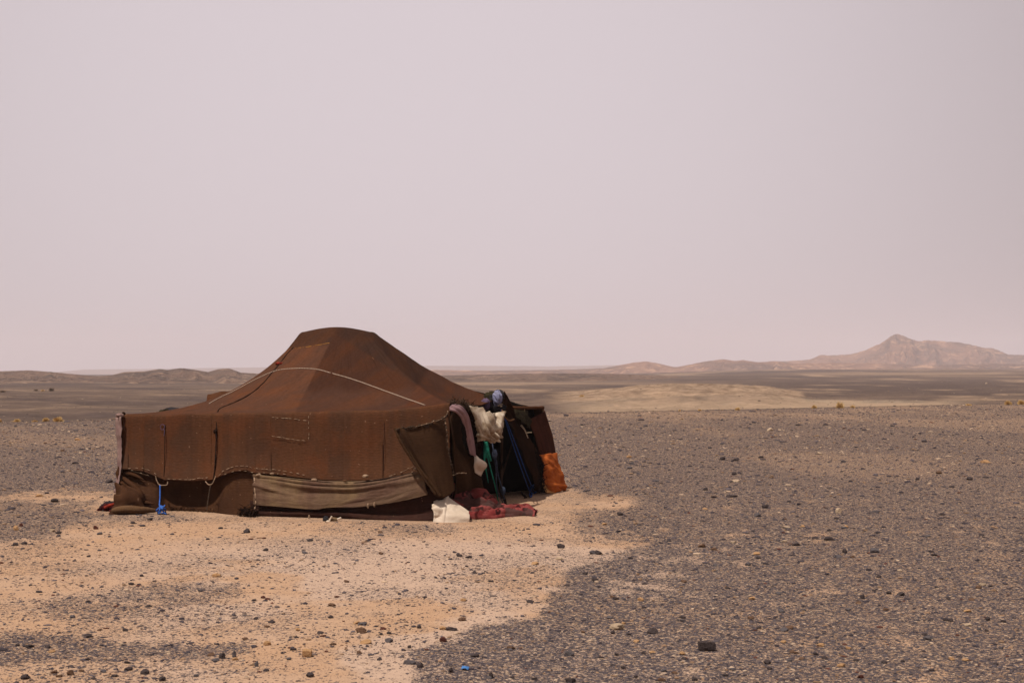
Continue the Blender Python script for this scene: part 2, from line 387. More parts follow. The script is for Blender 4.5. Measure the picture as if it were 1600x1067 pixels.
def mk_blanket():
    m = NT('red_patterned_blanket'); uv = uvn(m)
    v = m.n('ShaderNodeTexVoronoi'); m.l(uv, v.inputs['Vector']); v.inputs['Scale'].default_value = 7.5; v.inputs['Randomness'].default_value = .9
    d = v.outputs['Distance']
    ring = m.math('MULTIPLY', m.rng(d, .22, .27), m.rng(d, .44, .38))
    dot = m.rng(d, .10, .07)
    n = m.noise(uv, 9, 3)
    c = m.mix(m.rng(n, .3, .7), (.125, .020, .019), (.20, .052, .046))
    c = m.mix(m.math('MULTIPLY', m.math('MAXIMUM', ring, dot), .9), c, (.022, .008, .008))
    c = m.mix(m.math('MULTIPLY', m.rng(m.noise(uv, 3.1, 2), .50, .56), .85), c, (.050, .030, .026))
    m.col(c); m.bump(m.noise(uv, 60, 2), .4, .005); return m.m
M['blanket'] = mk_blanket()

def mk_ground():
    m = NT('desert_ground'); P = objn(m)
    at = m.n('ShaderNodeAttribute', attribute_name='near'); sep = m.n('ShaderNodeSeparateColor'); m.l(at.outputs['Color'], sep.inputs[0])
    sand, far, tone = sep.outputs[0], sep.outputs[1], sep.outputs[2]
    af = m.n('ShaderNodeAttribute', attribute_name='distant'); sf = m.n('ShaderNodeSeparateColor'); m.l(af.outputs['Color'], sf.inputs[0])
    pale, mound, streak = sf.outputs[0], sf.outputs[1], sf.outputs[2]; dark = af.outputs['Alpha']
    big = m.noise(P, .9, 4, .6); grain = m.noise(P, 90, 3, .7); mid = m.noise(P, 7, 4, .65)
    sc_ = m.mix(m.rng(big, .4, .62), (.356, .222, .136), (.364, .238, .156))
    sc_ = m.mix(m.math('MULTIPLY', m.rng(tone, .2, .8), .9), sc_, (.385, .272, .200))
    sc_ = m.mix(.55, sc_, m.mix(1., sc_, m.ramp(grain, [(.3, .62), (.7, 1.34)]), 'MULTIPLY'))
    sc_ = m.mix(.4, sc_, m.mix(1., sc_, m.ramp(mid, [(.3, .75), (.7, 1.22)]), 'MULTIPLY'))
    def cells(scale, seedoff):
        v = m.n('ShaderNodeTexVoronoi'); mp = m.n('ShaderNodeMapping'); m.l(P, mp.inputs[0]); mp.inputs['Location'].default_value = (seedoff, seedoff*.7, 0); mp.inputs['Scale'].default_value = (1, 1.1, .02)
        m.l(mp.outputs[0], v.inputs['Vector']); v.inputs['Scale'].default_value = scale
        s = m.n('ShaderNodeSeparateColor'); m.l(v.outputs['Color'], s.inputs[0])
        return v.outputs['Distance'], s.outputs[0], s.outputs[1], s.outputs[2]
    d1, r1, g1, b1 = cells(40, 0.); d2, r2, g2, b2 = cells(92, 5.3)
    lim = m.math('SUBTRACT', 1.06, sand)
    k1 = m.math('MULTIPLY', m.math('LESS_THAN', r1, m.math('MULTIPLY', lim, .96)), m.rng(d1, .72, .52))
    k2 = m.math('MULTIPLY', m.math('LESS_THAN', r2, m.math('MULTIPLY', lim, .97)), m.rng(d2, .76, .56))
    stops = [(0., (.044, .037, .041)), (.40, (.072, .059, .063)), (.70, (.096, .077, .077)), (.80, (.15, .102, .076)), (.92, (.30, .20, .13)), (1., (.46, .34, .24))]
    g = m.mix(k2, sc_, m.ramp(g2, stops)); g = m.mix(k1, g, m.ramp(g1, stops))
    # distant plain
    fn = m.noise(m.map(P, (.10, .10, .1)), 1, 6, .65); fn2 = m.noise(m.map(P, (.5, .32, .5)), 1, 6, .8)
    fc = m.mix(m.rng(fn, .35, .65), (.092, .065, .053), (.135, .094, .071))
    fc = m.mix(m.math('MULTIPLY', dark, .65), fc, (.060, .044, .041))
    fc = m.mix(pale, fc, m.mix(m.rng(fn, .4, .6), (.250, .188, .130), (.165, .128, .098)))
    fc = m.mix(mound, fc, m.mix(m.rng(fn2, .35, .65), (.165, .108, .072), (.29, .205, .138)))
    fc = m.mix(m.math('MULTIPLY', streak, .7), fc, (.30, .205, .135))
    fc = m.mix(.5, fc, m.mix(1., fc, m.ramp(fn2, [(.3, .45), (.7, 1.6)]), 'MULTIPLY'))
    m.col(m.mix(far, g, fc))
    h = m.math('ADD', m.math('MULTIPLY', k1, m.math('SUBTRACT', 1, d1)), m.math('MULTIPLY', m.math('MULTIPLY', k2, m.math('SUBTRACT', 1, d2)), .45))
    h = m.math('ADD', h, m.math('MULTIPLY', mid, 1.2)); h = m.math('ADD', h, m.math('MULTIPLY', grain, .25))
    m.bump(h, .8, .012)
    return m.m
def build_ground():
    az = np.concatenate([np.linspace(-180, -40, 29)[:-1], np.linspace(-40, -23, 40)[:-1], np.linspace(-23, 23, 430), np.linspace(23, 40, 40)[1:], np.linspace(40, 180, 29)[1:-1]])
    az = np.radians(az); rr = np.concatenate([[.02, 1, 2.5, 4.5, 6], np.exp(np.linspace(math.log(7.2), math.log(7000), 640))])
    R, A = np.meshgrid(rr, az, indexing='ij'); X = R*np.sin(A); Y = R*np.cos(A)
    Z = gz(X, Y); V = np.stack([X, Y, Z], -1).reshape(-1, 3)
    n = len(az); i = np.arange(len(rr)-1)[:, None]*n; j = np.arange(n)[None, :]; j2 = (j+1) % n
    Fc = np.stack([i+j, i+j2, i+n+j2, i+n+j], -1).reshape(-1, 4)[:, ::-1]
    x, y = V[:, 0], V[:, 1]; front = y > 3
    s = np.where(front, sand_amt(x, np.where(front, y, 3)), .3)
    px, py = ground_px(x, np.where(front, y, 3))
    tone = np.exp(-((px-680)/560)**2)*sstep(815, 870, py)*(1-sstep(1120, 1300, py))*sstep(.35, .6, fbm(x/1.3, y/1.3, 77)+.1)
    ye = 2*F/(np.interp(np.clip(px, -600, 2200), EDGE_P, EDGE_V)-HZ)
    far = np.where(front, sstep(-3, 3, y-ye), sstep(60, 70, np.hypot(x, y)))
    p, mo, st, dk = far_cols(x, np.where(front, y, 3))
    c1 = np.stack([s, far, tone, np.ones_like(s)], -1); c2 = np.stack([p*front, mo*front, st*front, dk], -1)
    o = mesh_np('ground', V, Fc, mk_ground(), col=c1, colname='near')
    a = o.data.color_attributes.new('distant', 'FLOAT_COLOR', 'POINT'); a.data.foreach_set('color', c2.astype(np.float32).ravel())
    tag(o, kind='structure')
build_ground()

# ------------------------------------------------------------------ hills
def mk_hill(name, a, b, c, sc):
    m = NT(name); P = objn(m)
    n1 = m.noise(m.map(P, (1, 1, 3)), sc, 6, .6, .6); n2 = m.noise(m.map(P, (1, 1, 2.)), sc*5, 5, .65)
    k = m.mix(m.rng(n1, .4, .6), a, b); k = m.mix(m.math('MULTIPLY', m.rng(n2, .52, .66), .8), k, c)
    at = m.n('ShaderNodeAttribute', attribute_name='col')
    k = m.mix(m.math('MULTIPLY', at.outputs['Fac'], .8), k, c)
    m.col(k); m.bump(m.math('ADD', n1, n2), 1., 14); return m.m
def hills(name, prof, Y0, Y1, base, mat, seed, rough, pw_=1.15, ny=70, npx=3):
    """prof: [(px, py)] skyline; the crest runs at (Y0+Y1)/2 and the flanks fall to base"""
    P = np.arange(prof[0][0], prof[-1][0]+1, npx, dtype=float)
    sky_y = np.interp(P, [q[0] for q in prof], [q[1] for q in prof])
    Yc = (Y0+Y1)/2*(1+.05*(fbm(P/140, 0*P, seed)-.5))
    zc = H-(sky_y-HZ)/F*Yc
    t = np.linspace(-1, 1, ny)
    T, PP = np.meshgrid(t, P, indexing='ij'); Yg = Yc[None, :]+T*(Y1-Y0)/2; Xg = (PP-CX)/F*Yg
    spur = fbm(PP/38+T*.6, T*1.1, seed+3, 4)
    shape = np.clip(1-np.abs(T), 0, 1)**(pw_+.8*(spur-.5)*2)
    hh = zc[None, :]-base
    Z = base+hh*shape*(1-rough*.5*(np.abs(T)*(1-np.abs(T))*4)*(1-2*np.abs(fbm(PP/16, T*4+PP/60, seed+9, 4)-.5)*2))
    Z = np.where(np.abs(T) < .02, base+hh, Z)
    Z += (fbm(PP/4, T*20, seed+20, 3)-.5)*hh*.04
    lo = sstep(.62, .98, -T)*sstep(.45, .6, fbm(PP/30, T*6, seed+15))
    c = np.stack([lo, lo, lo, np.ones_like(lo)], -1)
    o = mesh_np(name, np.stack([Xg, Yg, Z], -1).reshape(-1, 3), grid_faces(ny, len(P)), mat, col=c.reshape(-1, 4))
    return tag(o, kind='structure')
HM = mk_hill('hill_rock', (.225, .122, .080), (.125, .076, .056), (.44, .26, .16), .008)
HM2 = mk_hill('near_hill_rock', (.185, .118, .086), (.115, .080, .064), (.36, .24, .165), .022)
HM3 = mk_hill('far_hill_rock', (.2, .13, .1), (.16, .11, .09), (.3, .2, .14), .006)
hills('hills', [(1000, 579), (1100, 572), (1180, 566), (1230, 564), (1265, 562), (1274, 558), (1283, 554.5), (1292, 555), (1305, 555), (1330, 553.5), (1352, 547), (1375, 537), (1390, 527), (1398, 523), (1404, 522), (1412, 525), (1425, 531), (1436, 533), (1450, 532), (1475, 533.5), (1500, 535.5), (1525, 540), (1535, 543.5), (1550, 544), (1560, 547), (1575, 554), (1600, 554.5), (1640, 557), (1720, 566), (1800, 562), (1900, 572), (2000, 580)], 2100, 3300, -6, HM, 101, .9, ny=110)
hills('hills', [(600, 582), (680, 578), (760, 579), (850, 578), (900, 577), (945, 575), (965, 571), (990, 566.5), (1010, 564.5), (1030, 568), (1055, 574), (1075, 570), (1100, 565), (1130, 561), (1150, 564), (1160, 562.5), (1185, 566), (1210, 564), (1240, 568), (1300, 567), (1380, 568), (1450, 571), (1550, 568), (1640, 570), (1750, 577), (1900, 582)], 1650, 2300, -6, HM, 131, .8, ny=80)
hills('low_hills', [(-320, 592), (-200, 584), (-60, 583), (0, 580), (45, 578.5), (80, 581), (120, 585), (155, 588), (175, 586), (195, 581), (225, 580), (250, 576.5), (262, 578), (282, 575), (300, 577), (325, 581), (345, 576), (358, 575.5), (376, 582), (410, 584), (470, 586), (560, 589), (680, 590), (800, 600)], 430, 860, -2.9, HM2, 151, .7, pw_=.8, ny=90)
hills('low_hills', [(560, 600), (660, 588), (760, 585), (860, 583), (960, 584), (1060, 588), (1160, 600)], 500, 900, -2.9, HM2, 171, .5, pw_=.9, ny=60)
hills('far_ridge', [(-300, 586), (60, 584), (130, 577), (230, 576), (370, 574), (520, 573), (680, 571), (760, 571), (860, 572), (960, 570), (1100, 573), (1400, 572), (1900, 584)], 4800, 6200, -8, HM3, 181, .4, ny=40, npx=6)

# ------------------------------------------------------------------ tent
TC = np.array([-2.7, 22.0, 0.])
tent = empty('nomad_tent', tuple(TC))
tag(tent, 'low brown nomad tent with humped roof and patched walls on the desert sand', 'tent')
PARTS = []
def tp(o, label=None):
    """parent to the tent, keeping the world position of the mesh"""
    o.parent = tent; o.location = tuple(-TC)
    if label: o['label'] = label
    PARTS.append(o); return o
# roof ----------------------------------------------------------------
EVX = [190, 222, 257, 338, 450, 540, 600, 660, 704]; EVY = [648, 649.5, 649, 647, 645.5, 644, 642, 637, 631]
EV_OFF = lambda x: (fbm(np.array([x/26.]), np.array([.3]), 777)[0]-.5)*3.4*min(1, (x-187)/20, (704-x)/20+.15)
EVN = list(np.linspace(190, 704, 45)); eave_y = lambda x: float(np.interp(x, EVX, EVY))+EV_OFF(x)
front_e = [FW(x, eave_y(x)) for x in EVN]
end_e = [W(725, 634, 19.9), W(752, 634, 20.9), W(782, 622, 21.6), W(800, 638, 22.4), W(826, 639, 23.3), W(850, 638, 24.1)]
back_e = [np.array([-.6, 24.6, 1.36]), np.array([-2.4, 24.9, 1.42]), np.array([-4.2, 25.1, 1.42]), W(335, 632, 25.2)]
left_e = [W(300, 638, 24.3), W(262, 643, 23.0), W(222, 647, 21.8)]
R0 = W(476, 521, 22.4); R1 = W(578, 521, 22.2)
def ridge_pt(s):      # s 0..1 from R0 to R1
    p = R0*(1-s)+R1*s; p = p.copy(); p[2] += .075*math.sin(math.pi*s); return p
per = front_e+end_e+back_e+left_e; per = per+[per[0]]
nF, nE, nB, nL = len(front_e), len(end_e), len(back_e), len(left_e)
rid = []; pw = []
rdir = (R1-R0)/np.linalg.norm(R1-R0); rn = np.array([rdir[1], -rdir[0], 0])    # toward the camera
for i in range(nF): rid.append(ridge_pt(i/(nF-1))+rn*.10-np.array([0, 0, .02])); pw.append(1.55-.0*i)
for i in range(nE):
    a = math.pi*(i+1)/(nE+1); rid.append(R1+rn*.10*math.cos(a)+rdir*.10*math.sin(a)-np.array([0, 0, .02])); pw.append([1.4, 1.38, 1.42, 1.65, 1.85, 1.95][i])
for i in range(nB): rid.append(ridge_pt(1-i/(nB-1))-rn*.10-np.array([0, 0, .02])); pw.append(1.95+.10*i)
for i in range(nL):
    a = math.pi*(i+1)/(nL+1); rid.append(R0-rn*.10*math.cos(a)-rdir*.08*math.sin(a)-np.array([0, 0, .02])); pw.append(2.7)
for i in range(nF): pw[i] = float(np.interp(EVN[i], [190, 222, 257, 338, 640, 704], [2.5, 2.2, 1.95, 1.75, 1.55, 1.45]))
pw[nF+nE+nB-1] = 2.6
rid.append(rid[0]); pw.append(pw[0])
def lin(P, n):
    P = np.asarray(P, float); t = np.linspace(0, len(P)-1, n); i = np.minimum(t.astype(int), len(P)-2); f = t-i
    f = f.reshape((-1,)+(1,)*(P.ndim-1)); return P[i]*(1-f)+P[i+1]*f
NU = 330; NV = 60
Eo = lin(per, NU); Ri = lin(rid, NU); Pw = lin(np.array(pw), NU)
tt = np.linspace(0, 1, NV)[:, None]
XY = Ri[None, :, :2]*(1-tt[..., None])+Eo[None, :, :2]*tt[..., None]
f = (1-tt)**Pw[None, :]
ZZ = Eo[None, :, 2]+(Ri[None, :, 2]-Eo[None, :, 2])*f
# a rounded shoulder at the ridge and soft slack folds
ZZ += .0*tt
uu = np.arange(NU)/NU
ZZ += (fbm(uu[None, :]*40, tt*5, 201)-.5)*.05*np.sin(math.pi*tt)
ZZ += (fbm(uu[None, :]*120, tt*2, 202)-.5)*.015*np.sin(math.pi*tt)
ring_len = np.concatenate([[0], np.cumsum(np.linalg.norm(np.diff(Eo, axis=0), axis=1))])
slope = np.linalg.norm(Eo-Ri, axis=1)
UVr = np.stack(np.broadcast_arrays(ring_len[None, :]*(.35+.65*tt), -slope[None, :]*tt), -1)
Vr = np.concatenate([XY, ZZ[..., None]], -1)
nfull = NU*NV
cap_c = (R0+R1)/2+np.array([0, 0, .085])
capn = 8
ts = np.linspace(0, 1, capn)[1:]        # rings closing the ridge
spine = np.array([ridge_pt(np.clip(np.dot(p-R0, rdir)/np.linalg.norm(R1-R0), 0, 1)) for p in Ri])
capv = []
for t in ts:
    p = Ri*(1-t)+(spine+np.array([0, 0, .012]))*t; p[:, 2] = Ri[:, 2]*(1-t)+(spine[:, 2]+.012)*t + .012*math.sin(math.pi*t); capv.append(p)
capv = np.array(capv)[::-1]
Vall = np.concatenate([capv, Vr], 0); rows_n = NV+capn-1
UVall = np.concatenate([np.repeat(UVr[:1], capn-1, 0), UVr], 0)
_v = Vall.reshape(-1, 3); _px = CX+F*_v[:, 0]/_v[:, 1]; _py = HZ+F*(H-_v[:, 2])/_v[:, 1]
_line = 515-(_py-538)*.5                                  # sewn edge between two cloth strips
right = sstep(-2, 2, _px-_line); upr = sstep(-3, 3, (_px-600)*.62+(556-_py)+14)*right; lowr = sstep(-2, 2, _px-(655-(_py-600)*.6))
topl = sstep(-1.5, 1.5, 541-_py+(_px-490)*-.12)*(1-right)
lowf = sstep(603, 618, _py+3*np.sin(_px/9.))*right*(1-lowr)  # lower front lighter: dust, plus painted sun on the flatter eave
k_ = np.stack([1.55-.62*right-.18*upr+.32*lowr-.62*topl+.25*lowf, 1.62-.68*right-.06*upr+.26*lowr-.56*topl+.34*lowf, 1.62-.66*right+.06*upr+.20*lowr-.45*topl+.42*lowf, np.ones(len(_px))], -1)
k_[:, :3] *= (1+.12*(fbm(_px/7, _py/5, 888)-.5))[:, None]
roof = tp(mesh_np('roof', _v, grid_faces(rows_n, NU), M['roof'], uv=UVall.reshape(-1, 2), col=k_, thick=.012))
bv_roof = BVHTree.FromPolygons([tuple(v) for v in Vall.reshape(-1, 3)], [tuple(int(q) for q in f_) for f_ in grid_faces(rows_n, NU)])
# darker strip sewn along the right of the roof and a rust one at the left
# front wall -----------------------------------------------------------
SC_X0 = [190, 201, 225, 245, 257, 300, 332, 345, 362, 385, 400, 425, 460, 500, 540, 600, 640, 670, 703]
SC_Y0 = [733, 734, 737, 745, 750, 752, 750, 744, 738, 735, 740, 741, 746, 750, 752, 750, 742, 732, 722]
SC_X = sorted(set(SC_X0+[float(q) for q in EVN if q < 700])); SC_Y = [float(np.interp(q, SC_X0, SC_Y0)) for q in SC_X]
def zrow(frac, off):
    out = []
    for x, yb in zip(SC_X, SC_Y):
        yt = eave_y(x)-.8
        out.append(FW(x, yt*(1-frac)+yb*frac, off))
    return out
def wall_folds(u, v, U, V):
    return .035*np.sin(u*math.pi)*(fbm(V*1.6, U*.8, 301)-.4)*2+.006*(fbm(V*9, U*1.2, 302)-.5)*2
front_rows = [zrow(0, .0), zrow(.06, .02), zrow(.35, .03), zrow(.7, .06), zrow(1, .13)]
fw = tp(sheet('front_wall', front_rows, M['wall'], nu=70, nv=260, folds=wall_folds, thick=.012, fray=.006))
PXV = [178, 195, 218, 245, 262, 300, 332, 348, 370, 398, 450, 550, 640, 690]
def vrow(kind):
    o = []
    for x in PXV:
        rec = .8*float(sstep(234, 272, x)*(1-sstep(324, 362, x)))
        lf = 1-float(sstep(190, 245, x))
        if kind == 0: o.append(FW(max(x, 188)+0, np.interp(x, SC_X, SC_Y)-10, .03-.10*rec))
        if kind == 1: o.append(FW(x+7*lf, 765, .10-.30*rec+.0*lf))
        if kind == 2: o.append(FG(x+3*lf, .20-.36*rec+.36*lf, .10+.02*lf))
        if kind == 3: o.append(FG(x, .26-.36*rec+.30*lf, -.01))
    return o
def val_folds(u, v, U, V):
    left = np.exp(-(v/.17)**2)
    a = (1-np.abs(2*fbm(V*1.1+U*1.6, U*6.5-V*1.2, 311)-1)*1.7)*left*.05*np.sin(math.pi*np.clip(u, 0, 1))**.6
    vv = v/.15; k = sstep(1.35, .8, vv)*np.sin(math.pi*np.clip(u, .0, 1.))**.35
    for u0, sl, am, wd in ((.14, .42, .10, .075), (.36, .34, .13, .07), (.58, .22, .12, .06)):
        a = a+am*k*np.exp(-((u-u0-sl*vv+.05*np.sin(vv*4+u0*9))/wd)**2)
    a = a+.17*np.exp(-((u-.86)/.085)**2)*sstep(1.35, .8, vv)
    return a+.012*(fbm(V*5, U*3, 312)-.5)*2
tp(sheet('lower_wall', [vrow(0), vrow(1), vrow(2), vrow(3)], M['valance'], nu=90, nv=260, folds=val_folds, thick=.012))
M['hem'] = woven('dusty_sunlit_hem', (.098, .054, .028), (.070, .037, .020), (.050, .025, .014), 3, 60)  # valance brown lightened for dust and for high sun on the roll
tp(tube('hem_roll', [FG(177, .70, .045), FG(186, .74, .065), FG(200, .70, .075), FG(214, .64, .065), FG(228, .56, .06), FG(243, .46, .045)], .050, M['hem'], n=14, samples=60, rfun=lambda q: .75+.5*math.sin(math.pi*q)**.8-.25*q, lump=.12), 'dusty rolled hem with painted sunlight at the left foot of the tent')
for _p, _r in (([FW(190, 752, .10), FW(196, 768, .26), FW(208, 779, .36), FW(224, 784, .40), FW(240, 787, .38)], .040), ([FW(188, 742, .06), FW(199, 752, .16), FW(212, 762, .22), FW(226, 772, .24)], .032),
                ([FW(186, 772, .36), FW(194, 784, .52), FW(206, 789, .56), FW(222, 791, .52)], .038), ([FW(191, 738, .05), FW(207, 741, .12), FW(224, 749, .14)], .026)):
    tp(tube('fold_roll', _p, _r, M['valance'], n=12, samples=40, rfun=lambda q: .25+.9*math.sin(math.pi*min(1, q*1.02+.02))**.7, lump=.1))
# olive patch
ol = [[(397, 743), (440, 746), (490, 751), (550, 753), (600, 747), (640, 739), (661, 735)],
      [(397, 757), (440, 760), (490, 764), (550, 765), (600, 760), (640, 753), (664, 749)],
      [(397, 772), (440, 777), (490, 780), (550, 779), (600, 775), (640, 769), (667, 763)],
      [(397, 789), (440, 792), (490, 796), (515, 793), (565, 792), (620, 784), (669, 773)]]
offs = [.17, .26, .30, .33]
def ol_folds(u, v, U, V):
    sag = (u-.12-.22*np.sin(math.pi*v)); a = .055*np.exp(-(sag/.05)**2)*np.sin(math.pi*v)
    a += .045*np.exp(-((u-.05-.14*np.sin(math.pi*v))/.035)**2)
    a += .04*np.exp(-((u-.3-.15*(1-v))/.06)**2)*sstep(.45, .85, v)+.03*np.exp(-((u-.45-.9*(v-.1))/.05)**2)*sstep(.3, .05, v)
    return a+.045*(fbm(V*1.5+U, U*5, 321)-.5)*2*(.3+.7*np.sin(math.pi*u))
rows = [[FW(x, y, o_) for x, y in r] for r, o_ in zip(ol, offs)]
tp(sheet('patch_panel', rows, M['olive'], nu=60, nv=150, folds=ol_folds, thick=.012, fray=.004), 'long sagging olive brown patch along the foot of the front wall')
# dark skirt under it
def skf(u, v, U, V):
    return .05*np.sin(u*2.2*math.pi+1.5*fbm(V*.8, 0*V, 331)*3)*(.4+.6*u)+.02*(fbm(V*2.5, U*9, 332)-.5)*2
SKX = [392, 430, 480, 540, 600, 650, 692]
rows = [[FW(x, y, .19) for x, y in zip(SKX, [783, 785, 788, 788, 782, 772, 752])],
        [FW(x, y, .24) for x, y in zip(SKX, [793, 795, 798, 800, 797, 790, 782])],
        [FG(x, .25, .06) for x in SKX], [FG(x, .27, -.01) for x in SKX]]
tp(sheet('ground_skirt', rows, M['skirt'], nu=44, nv=150, folds=skf, thick=.014, fray=.004))
# other walls
def gp(p, z): return np.array([p[0], p[1], z])
rows = [[e+np.array([0, 0, 0.]) for e in [back_e[-1]]+left_e[:2]+[left_e[2], front_e[0]]]]
foot = [gp((-5.45, 25.3), -.02), gp((-5.6, 24.2), -.02), gp((-5.75, 22.9), -.02), gp((-5.9, 21.8), -.02), gp((-5.75, 20.6), -.02)]
rows.append([(a*.45+b*.55) for a, b in zip(rows[0], foot)]); rows.append(foot)
tp(sheet('side_wall', rows, M['wall'], nu=30, nv=80, folds=wrinkle(.03, 1, 2, 341), thick=.012))
bt = [end_e[-1]]+back_e; bf = [gp((.9, 24.1), -.02), gp((-.6, 24.9), -.02), gp((-2.4, 25.2), -.02), gp((-4.2, 25.4), -.02), gp((-5.45, 25.3), -.02)]
tp(sheet('back_wall', [bt, [(a+b)/2 for a, b in zip(bt, bf)], bf], M['wall'], nu=30, nv=80, folds=wrinkle(.03, 1, 2, 351), thick=.012))
# added sheet coloured black for the shade inside, just past the doorway
tp(sheet('inside_shade_sheet', [[np.array([-.9, 22.4, 1.75]), np.array([-.3, 23.2, 1.6]), np.array([.35, 23.95, 1.38])],
                           [np.array([-1.0, 22.3, 0.]), np.array([-.4, 23.3, 0.]), np.array([.5, 24., 0.])]], M['shade_black'], nu=20, nv=40, folds=wrinkle(.05, .6, 4, 361), thick=.01))
# corner post cloth at the left edge
tp(sheet('side_strip', [[W(182, 652, 20.72), W(191, 651, 20.55)], [W(183, 675, 20.72), W(190.5, 675, 20.55)], [W(184.5, 700, 20.72), W(190, 700, 20.55)],
                        [W(185.5, 722, 20.7), W(190, 722, 20.52)], [W(184, 745, 20.62), W(188.5, 745, 20.5)], [W(180, 770, 20.5), W(184, 770, 20.4)]],
         M['pinkgrey'], nu=40, nv=8, folds=wrinkle(.015, 5, 3, 371), thick=.01), 'pale pinkish strip hanging down the left edge')
tp(blob('corner_knot', W(187, 649, 20.6), .052, .03, .028, M['pinkgrey'], amp=.3, fr=4, seed=5), 'pale cloth knot on the left top corner')
tp(blob('corner_knot', W(193, 646.8, 20.66), .026, .02, .026, M['seam'], amp=.3, fr=4, seed=6), 'dark binding on the left top corner')
# entrance: folded-back flap over the front wall
fl = [[(617, 670, .50), (645, 668, .42), (672, 662, .34), (693, 655, .22)],
      [(626, 686, .52), (651, 686, .44), (677, 682, .34), (696, 677, .20)],
      [(641, 712, .50), (664, 714, .42), (685, 712, .32), (700, 708, .18)],
      [(660, 742, .46), (677, 745, .40), (692, 743, .30), (705, 738, .16)],
      [(682, 774, .42), (688, 778, .36), (697, 776, .30), (710, 766, .18)]]
tp(sheet('folded_flap', [[FW(*q) for q in r] for r in fl], M['flap'], nu=50, nv=50, folds=lambda u, v, U, V: .03*(fbm(V*3, U*1.2+V*2, 381)-.5)*2+.04*np.exp(-((v-.12-.1*u)/.05)**2)+.05*np.exp(-((v-.28)/.05)**2)*sstep(.4, 1, u), thick=.014, fray=.008), 'olive brown door flap folded back over the front wall')
rows = [[W(704, 633, 19.30), W(713, 637, 19.45), W(724, 642, 19.85)],
        [W(695, 660, 19.05), W(712, 662, 19.40), W(731, 668, 20.05)],
        [W(700, 690, 19.05), W(716, 690, 19.40), W(738, 694, 20.25)],
        [W(704, 725, 19.10), W(722, 722, 19.50), W(743, 722, 20.40)],
        [W(709, 760, 19.30), W(727, 760, 19.70), W(747, 752, 20.60)],
        [g3(700, 19.55, 0), g3(722, 20.0, 0), g3(752, 20.95, 0)]]
tp(sheet('door_side_cloth', rows, M['flap'], nu=60, nv=40, folds=lambda u, v, U, V: .06*np.sin(v*3.2*math.pi+3*u+.6)+.05*(1-np.abs(2*fbm(V*4, U*1.2, 391)-1)*1.7)*.6-.26*np.exp(-((v-.60+.2*(u-.3))/.13)**2)*np.exp(-((u-.30)/.22)**2), thick=.014, fray=.006), 'dark brown cloth hanging left of the tent doorway')
# right doorway curtain
rows = [[W(716, 646, 19.22), W(725, 649, 19.36)], [W(719, 662, 19.2), W(730, 664, 19.45)], [W(722, 684, 19.28), W(734, 684, 19.6)], [W(728, 703, 19.4), W(738, 703, 19.7)], [W(734, 714, 19.6), W(738, 713, 19.75)]]  # added black strip, painted shade of the hollow in the door side cloth
tp(sheet('painted_hollow', rows, M['shade_black'], nu=30, nv=10, folds=wrinkle(.02, 4, 5, 481), thick=.01), 'black strip painting the shaded hollow behind the pink scarf')
rows = [[W(783, 613, 21.5), W(787, 612.5, 21.55), W(790, 615, 21.6)],
        [W(787, 634, 21.6), W(793, 632, 21.8), W(798, 634, 21.95)],
        [W(791, 652, 21.75), W(802, 656, 22.3), W(810, 660, 22.6)],
        [W(804, 685, 22.0), W(817, 686, 22.7), W(829, 688, 23.2)],
        [W(822, 725, 22.4), W(834, 724, 23.), W(845, 722, 23.5)],
        [W(838, 768, 23.2), W(845, 768, 23.4), W(853, 769, 23.5)]]
tp(sheet('door_curtain', rows, M['dark'], nu=60, nv=24, folds=wrinkle(.03, 1.5, 4, 401), thick=.014, fray=.012), 'nearly black curtain slanting down the right side of the doorway')
rows = [[W(824, 657, 23.2), W(837, 650, 23.6), W(851, 642, 24.1)], [W(835, 685, 23.35), W(847, 682, 23.6), W(860, 677, 24.05)], [W(843, 713, 23.42), W(855, 711, 23.6), W(868, 710, 24.0)]]
tp(sheet('end_panel', rows, M['endwall'], nu=30, nv=30, folds=wrinkle(.02, 1, 5, 411), thick=.012), 'dark brown end panel right of the doorway')
rows = [[W(842, 711, 23.32), W(855, 709.5, 23.5), W(867.5, 708, 23.9)], [W(848, 727, 23.25), W(860, 728, 23.4), W(872, 730, 23.82)],
        [W(847, 747, 23.3), W(862, 750, 23.4), W(880.5, 751, 23.8)], [W(853, 770, 23.35), W(866, 769, 23.45), W(881, 765, 23.9)]]
tp(sheet('orange_panel', rows, M['orange'], nu=50, nv=40, folds=lambda u, v, U, V: .035*(1-np.abs(2*fbm(V*3+U*2, U*7-V*3, 421)-1)*1.7)+.03*np.exp(-((u-.78-.05*v)/.04)**2), thick=.012, fray=.004), 'bright orange cloth at the foot of the right end')
rows = [[W(846, 752, 23.2), W(851, 756, 23.2)], [W(849, 762, 23.2), W(858, 765, 23.22)], [W(853, 770.5, 23.15), W(868, 770, 23.3)]]
tp(sheet('tan_patch', rows, M['tan'], nu=12, nv=12, folds=wrinkle(.01, 4, 4, 431), thick=.01))
rows = [[W(801, 642, 22.3), W(812, 641, 22.6), W(825, 644, 23.0)], [W(806, 652, 22.2), W(815, 652, 22.6), W(826, 656, 23.0)], [W(812, 660, 22.3), W(819, 665, 22.6), W(826, 670, 23.0)]]
tp(sheet('ragged_valance', rows, M['olive_dark'], nu=24, nv=30, folds=wrinkle(.04, 5, 5, 441), thick=.012, fray=.02), 'ragged dark olive strip under the right eave')
tp(tube('eave_roll', [W(797, 638, 22.2), W(820, 637.5, 23.0), W(848, 637, 24.0)], .03, M['wall'], n=10, lump=.25, samples=30))
